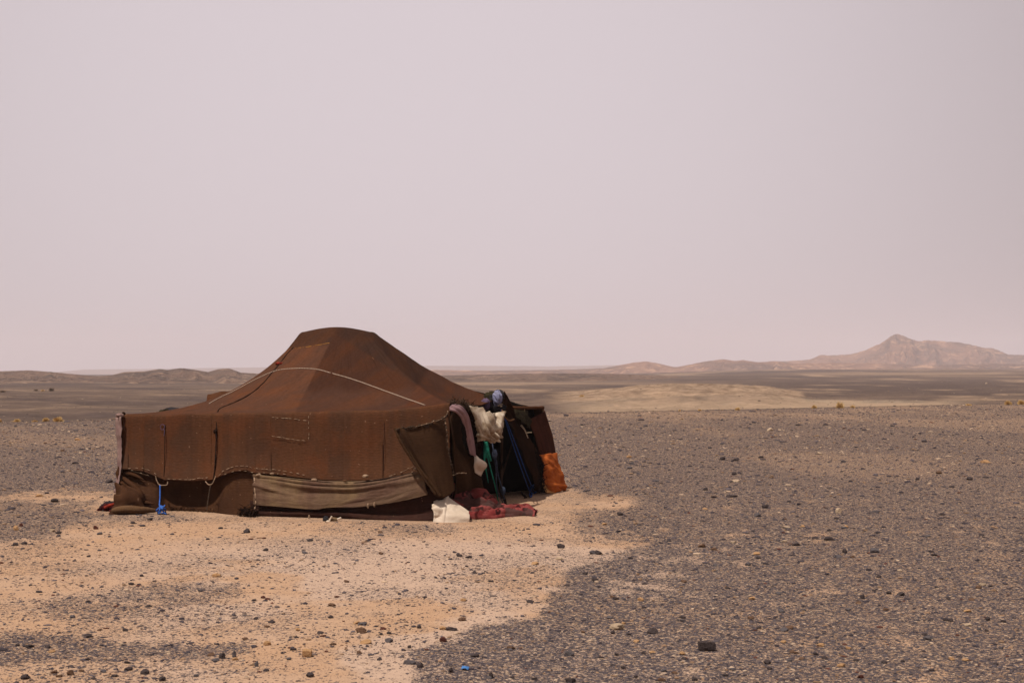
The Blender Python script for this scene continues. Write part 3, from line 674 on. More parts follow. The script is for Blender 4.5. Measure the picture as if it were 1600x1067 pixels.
# frayed woollen edge left of the white cloth
def tufts(name, path, n, L, rad, mat, seed, spread=.05, down=.6):
    r = np.random.default_rng(seed); P = cr(np.array(path, float), 200)
    V = []; Fc = []
    for k in range(n):
        c = P[r.integers(0, 200)]+r.normal(0, spread, 3)*np.array([1, .6, 1])
        d = r.normal(0, 1, 3); d[2] -= down; d /= np.linalg.norm(d); s = np.cross(d, r.normal(0, 1, 3)); s /= np.linalg.norm(s)
        l = L*r.uniform(.4, 1.2); wd = rad*r.uniform(.5, 1.3); b = r.normal(0, .3, 3)*l; q = len(V)
        for t, ww in ((0, 1), (.4, .9), (.75, .6), (1, .15)):
            m_ = c+d*l*t+b*t*t; V += [m_-s*wd*ww, m_+s*wd*ww]
        for j in range(3): Fc.append([q+2*j, q+2*j+1, q+2*j+3, q+2*j+2])
    return tag(mesh_np(name, V, Fc, mat), kind='stuff')
tp(sheet('corner_flap', [[W(324.5, 617.5, 25.1), W(345, 613, 25.15), W(372, 611, 25.2)], [W(323, 626, 25.0), W(342, 622, 25.05), W(366, 616, 25.1)], [W(322, 637, 24.9), W(335, 632, 24.95), W(350, 627, 25.0)]],
         M['wall'], nu=14, nv=24, folds=wrinkle(.015, 4, 4, 461), thick=.012), 'square back corner of the tent cloth poking up on the left')
pth = [W(706, 631, 19.25), W(720, 631, 19.55), W(733, 636, 19.95), W(743, 652, 20.2), W(746, 672, 20.3), W(745, 692, 20.3)]
tp(tufts('frayed_fringe', pth, 900, .07, .006, M['fray'], 3, .035), 'shaggy dark woollen fringe over the doorway')
tp(sheet('fringe_cloth', [[W(712, 633, 19.5), W(722, 630, 19.7), W(735, 636, 20.1)], [W(728, 648, 19.95), W(736, 650, 20.1), W(744, 652, 20.3)], [W(736, 675, 20.2), W(741, 675, 20.3), W(748, 676, 20.4)], [W(741, 710, 20.3), W(746, 712, 20.4), W(752, 705, 20.55)]],
         M['dark'], nu=30, nv=16, folds=wrinkle(.03, 4, 6, 451), thick=.012))
tp(tufts('frayed_fringe', [W(838, 700, 23.2), W(845, 735, 23.1), W(849, 765, 23.0)], 220, .07, .008, M['seam'], 4, .03), 'black tatters between the doorway and the orange cloth')
tp(tube('flap_edge', [FW(617, 669, .52), FW(625, 688, .55), FW(640, 713, .53), (FW(659, 742, .50)), FW(681, 773, .46)], .017, M['flap'], n=8, samples=60, lump=.5))
tp(tube('flap_edge', [FW(640, 706, .50), FW(654, 730, .50), FW(671, 752, .47), FW(688, 775, .42)], .024, M['flap'], n=8, samples=60, lump=.3, rfun=lambda q: .4+.8*q))
# stitched lumps along the flap edge
def dashes(name, path, step, L, r_, mat, seed=1, jit=.5, sag=0):
    """one running thread: long bites lie on the cloth, between them it dives through to the back"""
    r = np.random.default_rng(seed); P = cr(np.array(path, float), 400)
    S = np.concatenate([[0], np.cumsum(np.linalg.norm(np.diff(P, axis=0), axis=1))]); pts = []; R_ = []
    dive = np.array([0, .022, -.004]); s = 0
    at = lambda q: np.array([np.interp(q, S, P[:, k]) for k in range(3)])
    while s+L < S[-1]:
        l = L*r.uniform(1-jit, 1+jit); k = r.uniform(.75, 1.25); j = np.array([r.normal(0, r_*.5), 0, r.normal(0, r_*.8)])
        pts += [at(s-.004)+dive, at(s)+j*.5, at(s+l*.3)+j, at(s+l*.7)+j, at(s+l), at(s+l+.004)+dive]; R_ += [.4, .7*k, 1.1*k, 1.1*k, .7*k, .4]
        s += step*r.uniform(1-jit*.5, 1+jit*.5)
    P = np.array(pts); m = len(P); n = 6
    T = np.gradient(P, axis=0); T /= np.linalg.norm(T, axis=1, keepdims=True)+1e-9
    B = np.cross(T, np.array([0, .95, .3])); B /= np.linalg.norm(B, axis=1, keepdims=True)+1e-9; C = np.cross(B, T)
    a = np.linspace(0, 2*math.pi, n, endpoint=False)
    V = P[:, None]+(np.array(R_)*r_)[:, None, None]*(np.cos(a)[None, :, None]*B[:, None]+np.sin(a)[None, :, None]*C[:, None])
    i = np.arange(m-1)[:, None]*n; j = np.arange(n)[None, :]; j2 = (j+1) % n
    return mesh_np(name, V.reshape(-1, 3), np.stack([i+j, i+j2, i+n+j2, i+n+j], -1).reshape(-1, 4), mat)
tp(dashes('lace_stitching', [FW(620, 669, .54), FW(645, 667, .46), FW(672, 660.5, .38), FW(693, 654, .28), W(700, 645, 19.1), W(705, 635, 19.15)], .05, .035, .014, M['fray'], 2))
tp(dashes('lace_stitching', [FW(650, 666, .48), FW(672, 660, .41), FW(692, 653, .32), W(703, 640, 19.05)], .085, .014, .007, M['stitch'], 3))
tp(dashes('lace_stitching', [W(693, 655, 18.75), W(697, 668, 18.72), W(699, 690, 18.7), W(703, 715, 18.7), W(710, 740, 18.75)], .05, .03, .012, M['fray'], 4))
tp(dashes('lace_stitching', [W(696, 660, 18.72), W(698, 672, 18.7), W(701, 700, 18.68)], .12, .015, .007, M['stitch'], 5))
tp(dashes('lace_stitching', [W(709, 742, 18.72), W(716, 739, 18.85), W(730, 739, 19.2)], .08, .014, .007, M['stitch'], 6))

# projections on the roof and wall
def on_roof(px, py, lift=.012):
    d = Vector(((px-CX)/F, 1, -(py-HZ)/F)).normalized(); h = bv_roof.ray_cast(Vector((0, 0, H)), d)
    if h[0] is None: return None
    n = h[1] if h[1].dot(d) < 0 else -h[1]
    return np.array(h[0]+n*lift)
def roof_path(pts, lift=.012, dense=4):
    P = cr(np.array(pts, float), len(pts)*dense); o = [on_roof(x, y, lift) for x, y in P]; return [q for q in o if q is not None]
def fwp(pts, off=.0):
    """points on the hanging front wall, a little proud of it"""
    o = []
    for x, y in pts:
        yt = eave_y(x)-.8; yb = np.interp(x, SC_X, SC_Y)
        f_ = np.clip((y-yt)/(yb-yt), 0, 1); w_ = np.interp(f_, [0, .06, .35, .7, 1], [.0, .02, .03, .06, .13])
        o.append(FW(x, y, w_+.035*math.sin(f_*math.pi)+.018+off))
    return o
cp = roof_path([(327, 632), (345, 622), (372, 609), (402, 593), (430, 581), (452, 577.5), (480, 577), (505, 580.5), (560, 597), (610, 615), (664, 634.5)], .016)
tp(tube('cord', cp, .0078, M['braid'], n=8, samples=160), 'braided brown and cream cord lying across the roof')
sp = roof_path([(340, 645), (345, 639), (370, 628), (395, 614), (414, 597), (428, 580), (440, 566), (450, 553), (459, 544)], .008)
tp(tube('roof_seam', sp, .013, M['seam'], n=8, samples=90, lump=.5))
tp(tube('wall_seam', fwp([(338.5, 648), (338, 680), (337, 710), (335, 740), (332, 752)], -.012), .010, M['seam'], n=8, samples=60, lump=.6))
tp(blob('seam_knot', fwp([(336, 674)])[0], .022, .02, .025, M['seam'], amp=.3))
tp(tube('wall_seam', fwp([(258, 664), (257.5, 690), (257, 720), (256, 745)], -.012), .005, M['seam'], n=6, samples=40, lump=.5))
tp(tube('wall_seam', fwp([(600.5, 645), (600, 690), (599, 735)], -.012), .004, M['skirt'], n=6, samples=40, lump=.5))
tp(tube('hem_thread', roof_path([(462, 545), (478, 543), (497, 540), (515, 536.5)], .008), .0055, M['yellow'], n=6, samples=40, lump=.5), 'yellow thread near the top of the roof')
tp(tube('worn_hem', roof_path([(517, 536.5), (540, 541), (565, 550), (600, 571)], .0), .010, M['worn'], n=6, samples=40, lump=.4))
rr_ = on_roof(437, 569, .01)
if rr_ is not None: tp(blob('red_rag', rr_, .05, .03, .02, M['red'], amp=.4, fr=4))
tp(tube('loose_thread', fwp([(250, 667), (253, 663), (257, 665), (256, 670), (252, 671), (251, 667)]), .004, M['lilac'], n=6, samples=40))
tp(tube('loose_thread', fwp([(256, 670), (257, 674), (256, 681)]), .004, M['lilac'], n=6))
for k, (pp, st_, ln_) in enumerate([([(425, 652), (450, 653.5), (480, 657)], .075, .045), ([(482.5, 650), (482.5, 690)], .07, .028), ([(425, 681), (450, 685), (480, 689.5)], .075, .045),
                                    ([(200, 731), (225, 732), (240, 738), (250, 747)], .11, .03), ([(262, 748), (290, 749), (320, 746), (330, 745)], .08, .04),
                                    ([(342, 742), (352, 734), (365, 729), (382, 727.5), (395, 731), (415, 733), (440, 735), (470, 741), (482, 743)], .085, .045),
                                    ([(205, 735), (240, 745)], .13, .03), ([(350, 741), (372, 735), (400, 738), (450, 741)], .10, .03), ([(608, 744), (625, 738), (640, 731), (652, 726)], .09, .035), ([(615, 748), (640, 739), (655, 733)], .10, .03)]):
    tp(dashes('stitching', fwp(pp, .004), st_, ln_, .0042, M['stitch'], 20+k))
for k, pp in enumerate([[(345, 632.5), (390, 632), (438, 633.5)], [(465, 636), (492, 637.5)], [(440, 624), (446, 627)]]):
    q = roof_path(pp, .006)
    if len(q) > 2: tp(dashes('roof_stitching', q, .13, .05, .004, M['stitch'], 40+k))
# white edging of the olive patch
tp(dashes('stitching', [FW(397, 745, .22), FW(398, 760, .30), FW(399, 778, .34), FW(398.5, 792, .36), FG(399, .38, .05)], .10, .055, .009, M['stitch'], 50))
tp(tube('patch_edge', [FW(396, 744, .2), FW(396.5, 765, .3), FW(397, 790, .34)], .009, M['seam'], n=6))
tp(tube('patch_edge', [FW(396, 744, .2), FW(420, 745, .2), FW(450, 748, .2), FW(490, 752, .2), FW(548, 755, .2), FW(600, 748, .2), FW(640, 740, .2), FW(660, 735, .2)], .011, M['seam'], n=6, samples=80, lump=.8))
for k, (x, y, r_) in enumerate([(404, 742, .022), (425, 740, .018), (491, 750, .026), (571, 744, .026), (650, 733, .024), (539, 751, .018)]):
    tp(blob('tie_knot', FW(x, y, .23), r_*1.4, r_, r_*.8, M['stitch'] if k != 5 else M['worn'], amp=.35, fr=4, seed=60+k, nu=12, nv=16))
for x, y in [(483, 808), (575, 790), (585, 788)]:
    tp(blob('tie_knot', FW(x, y, .36), .014, .014, .03, M['stitch'], amp=.3, nu=10, nv=12))
# ties and guy ropes on the front
tp(tube('tie_cord', fwp([(243, 743), (245, 751), (249, 757)], .03)+[FW(255, 758, .2), FW(261, 757, .2), FW(262, 752, .19)], .0075, M['stitch'], n=8, samples=40, lump=.6))
tp(tube('rope', [FW(250, 758, .2), FW(250, 775, .27), FW(249, 790, .38)], .0095, M['blue'], n=8, samples=30, lump=.2), 'blue guy rope on the front wall')
lo = []
for k in range(34):
    a = k*.62; q_ = 1+.45*math.sin(k*1.9)+.2*math.sin(k*.7); lo.append(FG(249.5+4.6*q_*math.cos(a)+k*.12, .52+.07*math.sin(a*1.7+k), max(.012, .058+.050*q_*math.sin(a+.15*k))))
tp(tube('rope', lo, .0085, M['blue'], n=8, samples=220), 'blue rope coil at the foot of the front wall')
tp(tube('tie_cord', [FW(321, 752, .19), FW(326, 757, .2), FW(332, 755, .2), FW(337, 744, .19)], .0075, M['stitch'], n=8, samples=30, lump=.6))
tp(tube('rope', [FW(329, 757, .2), FW(327, 768, .24), FW(325, 782, .30), FG(323, .36, .06)], .009, M['fray'], n=8, samples=40, lump=.7), 'cream and black tie rope on the front wall')
tp(tufts('frayed_fringe', [FG(262, .0, .03), FG(300, .0, .03), FG(345, .10, .03)], 200, .07, .006, M['valance'], 8, .02, 1.), 'frayed brown hem touching the sand')
tp(tufts('frayed_fringe', [FG(378, .38, .05), FG(388, .42, .05), FG(400, .42, .04)], 240, .09, .010, M['seam'], 9, .04, .4), 'black tuft at the corner of the dark skirt')
# doorway: mid post, prop, ropes
tp(tube('door_post', [EP(785, 624, -.10), EP(784, 700, -.30), EP(783, 779, -.30)], .020, M['polewood'], n=10, samples=20, lump=.15))
tp(tube('prop_pole', [W(803, 685, 23.0), W(793, 715, 22.6), W(783, 750, 22.2), W(778, 775, 21.9)], .016, M['polewood'], n=8))
tp(tube('stick', [W(814, 664, 22.4), W(820, 672, 22.4), W(825, 684, 22.5)], .014, M['white'], n=8, rfun=lambda s: 1.1-.6*s), 'pale twig poking out above the doorway')
tp(tube('stick', [W(823, 676, 22.4), W(828, 675.5, 22.4), W(831, 675.5, 22.4)], .007, M['white'], n=6))
tp(tube('stick', [W(819, 637, 22.9), W(819.5, 643, 22.85), W(818.5, 648, 22.8)], .010, M['wood'], n=8)); tp(tube('stick', [W(848, 640, 24.0), W(849, 646, 23.95)], .012, M['wood'], n=8))
gnd = lambda px, py: np.array([*ghit(px, py)])+np.array([0, 0, .01])
tp(tube('rope', [EP(756, 688, .12), EP(760, 705, .16), EP(766, 730, .2), EP(773, 757, .22), gnd(779, 786)], .009, M['green'], n=8, samples=40), 'green rope in the doorway')
tp(tube('rope', [EP(758, 690, .12), EP(757, 708, .14), EP(757, 722, .15), EP(760, 738, .15), EP(763, 754, .15)], .011, M['green'], n=8, samples=30, rfun=lambda s: 1.7-1.2*s))
tp(tube('rope', [EP(760, 690, .14), EP(763, 706, .16), EP(767, 720, .17)], .016, M['green'], n=8, rfun=lambda s: 1.5-.7*s))
tp(blob('rope_knot', EP(760, 705, .16), .035, .03, .07, M['green'], amp=.4, fr=5, seed=9))
tp(tube('rope', [EP(769, 690, .12), EP(771, 703, .15), EP(775, 716, .17), EP(778, 740, .18), EP(785, 765, .18), gnd(788, 786)], .009, M['slate'], n=8, samples=40, lump=.3), 'slate blue rope in the doorway')
tp(tube('rope', [EP(772, 710, .14), EP(775, 735, .14), EP(777, 765, .14), gnd(786, 787)], .008, M['slate'], n=8, samples=30))
tp(blob('rope_knot', EP(773, 710, .15), .03, .03, .06, M['slate'], amp=.4, fr=5, seed=12))
tp(blob('rope_knot', EP(786, 767, .16), .03, .03, .05, M['slate'], amp=.4, fr=5, seed=13))
tp(tube('rope', [EP(783, 640, .1), EP(789, 655, .14), EP(793, 668, .15), EP(805, 705, .18), EP(818, 742, .2), gnd(829, 773)], .008, M['dblue'], n=8, samples=40), 'dark blue guy rope pulled to the right of the doorway')
tp(tube('rope', [EP(785, 643, .1), EP(794, 664, .15), EP(808, 700, .18), EP(822, 738, .22), gnd(834, 768)], .008, M['dblue'], n=8, samples=40))
tp(tube('rope', [EP(784, 640, .12), EP(788, 650, .16), EP(794, 656, .18), EP(798, 657, .18), EP(803, 655, .18)], .012, M['worn'], n=8, samples=30))
lo = [np.array(ghit(834+5*math.cos(a), 768+3*math.sin(a*1.3)))+np.array([0, 0, .05+.05*math.sin(a)]) for a in np.linspace(0, 16, 26)]
tp(tube('rope', lo, .012, M['blue'], n=8, samples=120), 'bright blue knot tied at the peg by the orange cloth')
lo = [np.array(ghit(829+2*math.cos(a), 775+3*math.sin(a)))+np.array([0, 0, .02]) for a in np.linspace(0, 7, 12)]
tp(tube('rope', lo, .011, M['dblue'], n=8, samples=50))
pk = np.array(ghit(788, 788)); tp(tube('peg', [pk+np.array([-.03, 0, .16]), pk+np.array([0, -.02, .08]), pk+np.array([.03, -.05, -.02])], .022, M['seam'], n=8, lump=.5))
pk = np.array(ghit(818, 778)); tp(tube('peg', [pk+np.array([-.04, 0, .10]), pk+np.array([0, 0, .04]), pk+np.array([.06, 0, .0])], .014, M['seam'], n=8, lump=.6)); tp(tube('peg', [pk+np.array([.02, 0, .04]), pk+np.array([.02, -.1, -.01])], .012, M['seam'], n=8))
# pole holding up the ridge inside the tent
tp(tube('ridge_pole', [R0+np.array([0, 0, -.03]), (R0+R1)/2+np.array([0, 0, .02]), R1+np.array([0, 0, -.03])], .04, M['polewood'], n=10))
tp(tube('tent_pole', [R0+np.array([0, 0, -.04]), gp(R0, -.05)], .04, M['polewood'], n=10)); tp(tube('tent_pole', [R1+np.array([0, 0, -.04]), gp(R1, -.05)], .04, M['polewood'], n=10))

SUB = {'cord': 'roof', 'roof_seam': 'roof', 'hem_thread': 'roof', 'worn_hem': 'roof', 'red_rag': 'roof', 'roof_stitching': 'roof', 'wall_seam': 'front_wall', 'seam_knot': 'front_wall', 'loose_thread': 'front_wall', 'stitching': 'front_wall',
       'patch_edge': 'patch_panel', 'tie_knot': 'patch_panel', 'hem_roll': 'lower_wall', 'fold_roll': 'lower_wall', 'flap_edge': 'folded_flap'}
HOST = {o.name: o for o in PARTS}
for o in PARTS:
    h = SUB.get(o.name.split('.')[0])
    if h: o.parent = HOST[h]; o.location = (0, 0, 0)
# ------------------------------------------------------------------ things hung on and lying by the tent
def origin(o, p):
    """move a mesh object's origin to p without moving the mesh"""
    p = np.array(p, float); me = o.data; n = len(me.vertices); co = np.empty(n*3, np.float32); me.vertices.foreach_get('co', co)
    co = co.reshape(-1, 3)-p.astype(np.float32); me.vertices.foreach_set('co', co.ravel()); me.update(); o.location = tuple(p); return o
rows = [[EP(732, 634, .14), EP(745, 638, .16), EP(758, 645, .18), EP(772, 646, .18), EP(786, 643, .14)],
        [EP(738, 646, .18), EP(749, 652, .22), EP(760, 658, .26), EP(774, 659, .24), EP(785.5, 655, .16)],
        [EP(743, 662, .18), EP(752, 668, .24), EP(762, 674, .30), EP(774, 672, .26), EP(785, 667, .16)],
        [EP(747, 677, .16), EP(753, 681, .22), EP(763, 683, .26), EP(773, 682, .24), EP(782, 679, .16)],
        [EP(746, 690, .13), EP(753, 687.5, .2), EP(763, 687, .22), EP(772, 687, .2), EP(778.5, 687, .14)]]
def wf(u, v, U, V):
    d = v-.30-.55*u; rg = lambda q, w_: np.maximum(0, 1-np.abs(q)/w_)        # sharp creases running from the upper left to the lower middle
    a = .06*rg(d, .06)-.08*rg(d-.13, .07)+.05*rg(d-.24, .05)*(1-u)+.03*rg(d+.12, .05)
    a += .05*rg(v-.97+.45*u, .07)-.06*rg(v-.82+.38*u, .06)*(1-u)+.03*rg(u-.80+.1*np.sin(v*6), .05)
    return a+.010*(1-np.abs(2*fbm((V-U*.9)*11, (U+V)*2.6, 501)-1)*2.2)
o = origin(sheet('draped_cloth', rows, M['white'], nu=60, nv=70, folds=wf, thick=.012, fray=.008), EP(760, 690, .2))
tag(o, 'stained white cloth hung over the eave above the tent doorway', 'cloth')
rows = [[W(702, 641, 18.95), W(704, 634, 19.0), W(711, 631.5, 19.1)], [W(712, 644, 19.0), W(716, 640, 19.05), W(722, 637, 19.2)], [W(720, 653, 19.15), W(726, 650, 19.2), W(731, 651, 19.35)],
        [W(726.5, 672, 19.35), W(731, 671, 19.4), W(736, 672, 19.55)], [W(730, 692, 19.45), W(735, 692, 19.5), W(739.5, 692, 19.65)], [W(733.5, 709, 19.5), W(738, 711, 19.6), W(742, 713, 19.7)]]
o = origin(sheet('scarf', rows, M['pink'], nu=60, nv=14, folds=lambda u, v, U, V: .012*np.sin(v*14)+.01*(fbm(V*14, U*2, 511)-.5)*2, thick=.01), W(738, 712, 19.9))
tag(o, 'long dusty pink scarf hanging down beside the doorway', 'scarf')
rows = [[W(741, 711, 19.8), W(744, 712.5, 19.8), W(747, 716, 19.85)], [W(741, 724, 19.7), W(748, 722, 19.75), W(755.5, 723, 20.0)], [W(741, 734, 19.75), W(747, 734, 19.9), W(754, 735, 20.0)], [W(741.5, 738, 19.8), W(746, 741, 19.9), W(750.5, 743.5, 20.0)]]
o = origin(sheet('cloth_scrap', rows, M['cream'], nu=24, nv=20, folds=lambda u, v, U, V: .05*np.exp(-((u-.45)/.15)**2)*(v-.2), thick=.012), W(745, 740, 19.8))
tag(o, 'small cream cloth scrap dangling under the pink scarf', 'cloth')
bl = empty('clothes_bundle', tuple(W(772, 640, 21.5)))
def bp(o):
    o.parent = bl; o.location = tuple(-np.array(W(772, 640, 21.5))); return o
tag(bl, 'bundle of black, lilac and blue grey clothes stuffed on top of the doorway post', 'bundle')
bp(blob('lilac_cloth', W(758.5, 631.5, 21.2), .062, .06, .080, M['lilac'], amp=.22, fr=3, seed=21)); bp(blob('blue_grey_cloth', W(777, 622, 21.3), .062, .07, .098, M['blue_grey'], amp=.32, fr=2.4, seed=28))
bp(blob('dark_cloth', W(767, 621, 21.5), .10, .09, .088, M['olive_dark'], amp=.15, fr=3, seed=23)); bp(blob('black_cloth', W(774, 637, 21.4), .14, .10, .062, M['black'], amp=.3, fr=5, seed=24))
bp(blob('black_cloth', W(779, 618.5, 21.5), .085, .09, .092, M['black'], amp=.15, fr=3, seed=25)); bp(blob('black_cloth', W(767, 628, 21.32), .025, .04, .10, M['black'], amp=.2, fr=4, seed=27))
r_ = np.random.default_rng(4)
for k in range(5): bp(blob('tassel', W(772+r_.uniform(-2, 12), 635+r_.uniform(-4, 3), 21.28), .013, .013, .010, M['white'], amp=.2, nu=8, nv=10))
# blanket heap
BX = [694, 706, 714, 724, 736, 748, 760, 772, 788, 806, 822, 836]
BT = [785, 771, 766, 771, 776, 771, 777, 788, 793, 792, 792, 803]
rows = []
yb = [813, 812, 812, 812, 812, 812, 811.5, 811, 809.5, 808.5, 808, 809]
rows.append([g3(x, 2*F/(y-HZ), -.01) for x, y in zip(BX, yb)])
rows.append([g3(x, 2*F/(y-HZ)+.05, .05+.35*max(0, .0)) for x, y in zip(BX, yb)])
rows.append([W(x, .52*y+.48*t, 2*F/(y-HZ)+.22) for x, y, t in zip(BX, yb, BT)])
rows.append([W(x, .12*y+.88*t, 2*F/(y-HZ)+.5) for x, y, t in zip(BX, yb, BT)])
rows.append([W(x, t, 2*F/(y-HZ)+.72) for x, y, t in zip(BX, yb, BT)])
rows.append([g3(x, 2*F/(y-HZ)+1.0, -.01) for x, y in zip(BX, yb)])
rows = rows[::-1]
o = origin(sheet('blanket', rows, M['blanket'], nu=90, nv=130, folds=lambda u, v, U, V: (.09*(1-np.abs(2*fbm(V*1.8+U*1.6, U*5.5-V*1.3, 521)-1)*2.3)+.05*(1-np.abs(2*fbm(V*4.5+U*3, U*12, 524)-1)*2.4)+.02*(fbm(V*9, U*9, 523)-.5))*np.sin(math.pi*np.clip(u*1.02, 0, 1))**.6*(1-.55*v), thick=.014), g3(765, 19.6, 0))
tag(o, 'crumpled red blanket with dark rings heaped in front of the doorway', 'blanket')
rows = [[g3(684, 19.35, .0), g3(694, 19.35, .0), g3(706, 19.4, .0), g3(720, 19.4, 0), g3(733, 19.35, 0)],
        [W(681, 786, 19.0), W(690, 777.5, 19.05), W(699, 777, 19.05), W(717, 788, 19.05), W(733, 798.5, 19.0)],
        [W(675.5, 795, 18.80), W(686, 788, 18.84), W(699, 785, 18.86), W(716, 793, 18.86), W(734, 802, 18.84)],
        [W(678, 804, 18.70), W(687, 803, 18.70), W(699, 802, 18.70), W(716, 805, 18.72), W(734, 808, 18.76)],
        [g3(676.5, 18.68, .0), g3(688, 18.66, .0), g3(700, 18.66, .0), g3(716, 18.70, .0), g3(733, 18.76, .0)]]
o = origin(sheet('cloth_sack', rows, M['cream'], nu=60, nv=70, folds=lambda u, v, U, V: (.05*(1-np.abs(2*fbm(V*4+U*2, U*6-V*1, 531)-1)*1.8)*(.25+np.exp(-(v/.4)**2))+.05*np.exp(-((u-.62-.2*v)/.04)**2)*sstep(.45, .2, v)+.02*np.exp(-((v-.55+.2*u)/.03)**2)-.03)*np.sin(math.pi*u)**.5, thick=.014), g3(705, 19.1, 0))
tag(o, 'cream white sackcloth slumped on the sand at the front right tent corner', 'cloth')
# maroon rag at the left corner
mr = empty('rag', tuple(g3(168, 20.5, 0))); tag(mr, 'maroon and black rag lying at the left corner of the tent', 'rag')
def mp_(o): o.parent = mr; o.location = tuple(-np.array(g3(168, 20.5, 0))); return o
mp_(blob('red_cloth', W(171, 793, 20.45), .10, .12, .05, M['maroon'], amp=.4, fr=4, seed=31)); mp_(blob('red_cloth', W(160, 796, 20.45), .06, .08, .025, M['maroon'], amp=.4, fr=5, seed=32))
mp_(tube('black_cloth', [W(158, 795, 20.5), W(164, 788, 20.5), W(172, 786, 20.5), W(181, 788, 20.5)], .035, M['black'], n=10, lump=.4, samples=20)); mp_(tube('pink_cloth', [W(163, 793, 20.3), W(170, 790, 20.3), W(179, 787, 20.3), W(183, 784, 20.3)], .022, M['red'], n=8, lump=.5, samples=18))
mp_(tube('pink_cloth', [W(172, 799, 20.3), W(178, 795, 20.2), W(184, 790, 20.2)], .018, M['maroon'], n=8, lump=.5, samples=18))
# rubbish scrap before the skirt
sc0 = g3(519, 18.9, 0); sr = empty('litter', tuple(sc0)); tag(sr, 'small crushed white and olive container lying before the dark skirt of the tent', 'litter')
def lp(o): o.parent = sr; o.location = tuple(-sc0); return o
lp(blob('dark_part', W(509, 811.5, 18.9), .035, .04, .045, M['black'], amp=.2, fr=4, seed=41)); lp(tube('white_rim', [W(514.5, 816, 18.85), W(516, 811, 18.85), W(518.5, 806, 18.85)], .010, M['cream'], n=8)); lp(blob('white_part', W(513, 814.5, 18.86), .028, .03, .016, M['cream'], amp=.1, seed=42))
lp(tube('olive_body', [W(517, 811.5, 18.9), W(522, 811.5, 18.9), W(527, 812, 18.9)], .036, M['olive'], n=12, rfun=lambda s: 1-.25*s)); lp(tube('white_tip', [W(527, 811, 18.88), W(533, 808.5, 18.88)], .011, M['cream'], n=8))
# dark rags on the left eave
o = origin(sheet('rag', [[W(247, 647, 21.2), W(254, 643, 21.3), W(262, 642, 21.4)], [W(249, 648, 21.0), W(256, 646, 21.1), W(264, 644.5, 21.2)]], M['olive_dark'], nu=12, nv=20, folds=wrinkle(.02, 8, 8, 541), thick=.02), W(255, 645, 21.2)); tag(o, 'short dark rag lying on the left roof edge', 'rag')
o = origin(sheet('rag', [[W(259, 641.5, 22.2), W(268, 639.5, 22.2), W(279, 641, 22.2)], [W(261, 643.5, 21.9), W(269, 642, 21.9), W(280, 642.5, 21.9)]], M['black'], nu=12, nv=24, folds=wrinkle(.02, 8, 8, 551), thick=.02), W(269, 642, 22.0)); tag(o, 'longer black rag on the left roof edge behind the short one', 'rag')
# blue plastic scrap
p = ghit(727, 1046); a = np.array(p)
o = origin(sheet('plastic_scrap', [[a+(-.022, .03, .012), a+(0, .04, .02), a+(.026, .035, .01)], [a+(-.026, -.035, .006), a+(.0, -.03, .012), a+(.02, -.045, .008)]], M['plastic'], nu=10, nv=12, folds=wrinkle(.006, 20, 20, 5), thick=.003), a); tag(o, 'tiny bright blue plastic scrap on the gravel near the bottom edge', 'litter')

# ------------------------------------------------------------------ stones
def ico(sub):
    t = (1+5**.5)/2; V = [(-1, t, 0), (1, t, 0), (-1, -t, 0), (1, -t, 0), (0, -1, t), (0, 1, t), (0, -1, -t), (0, 1, -t), (t, 0, -1), (t, 0, 1), (-t, 0, -1), (-t, 0, 1)]
    Fc = [(0, 11, 5), (0, 5, 1), (0, 1, 7), (0, 7, 10), (0, 10, 11), (1, 5, 9), (5, 11, 4), (11, 10, 2), (10, 7, 6), (7, 1, 8), (3, 9, 4), (3, 4, 2), (3, 2, 6), (3, 6, 8), (3, 8, 9), (4, 9, 5), (2, 4, 11), (6, 2, 10), (8, 6, 7), (9, 8, 1)]
    V = [np.array(v)/np.linalg.norm(v) for v in V]
    for _ in range(sub):
        c = {}; N = []
        def mid(a, b):
            k = (min(a, b), max(a, b))
            if k not in c: m_ = V[a]+V[b]; V.append(m_/np.linalg.norm(m_)); c[k] = len(V)-1
            return c[k]
        for a, b, d in Fc:
            x, y, z = mid(a, b), mid(b, d), mid(d, a); N += [(a, x, z), (b, y, x), (d, z, y), (x, y, z)]
        Fc = N
    return np.array(V), np.array(Fc)
def rock(seed, sub, boxy=.5):
    """angular stone of unit radius: a sphere cut by random planes"""
    V, Fc = ico(sub); r = np.random.default_rng(seed); V = V.copy()
    for k in range(9 if sub else 5):
        n = r.normal(0, 1, 3); n /= np.linalg.norm(n); d = r.uniform(.55, .85); s = V@n; V = V-np.maximum(s-d, 0)[:, None]*n
    if boxy > .8:
        V = np.clip(V, -.62, .62)
    V = V*(1+.06*r.normal(0, 1, (len(V), 1))*(1 if sub < 3 else .35)); return V/np.abs(V).max(), Fc
def mk_pebble():
    m = NT('pebble_stone'); at = m.n('ShaderNodeAttribute', attribute_name='col'); P = objn(m)
    n = m.noise(P, 60, 3, .6); m.col(m.mix(.6, at.outputs['Color'], m.mix(1., at.outputs['Color'], m.ramp(n, [(.3, .7), (.7, 1.3)]), 'MULTIPLY')))
    m.b.inputs['Roughness'].default_value = .8; m.bump(m.noise(P, 150, 2), .3, .004); return m.m
MP = mk_pebble()
def mk_stone(name, c, c2):
    m = NT(name); P = objn(m); n = m.noise(P, 22, 5, .65); m.col(m.mix(m.rng(n, .4, .62), c, c2)); m.bump(m.noise(P, 60, 4, .7), .6, .01); m.b.inputs['Roughness'].default_value = .85; return m.m
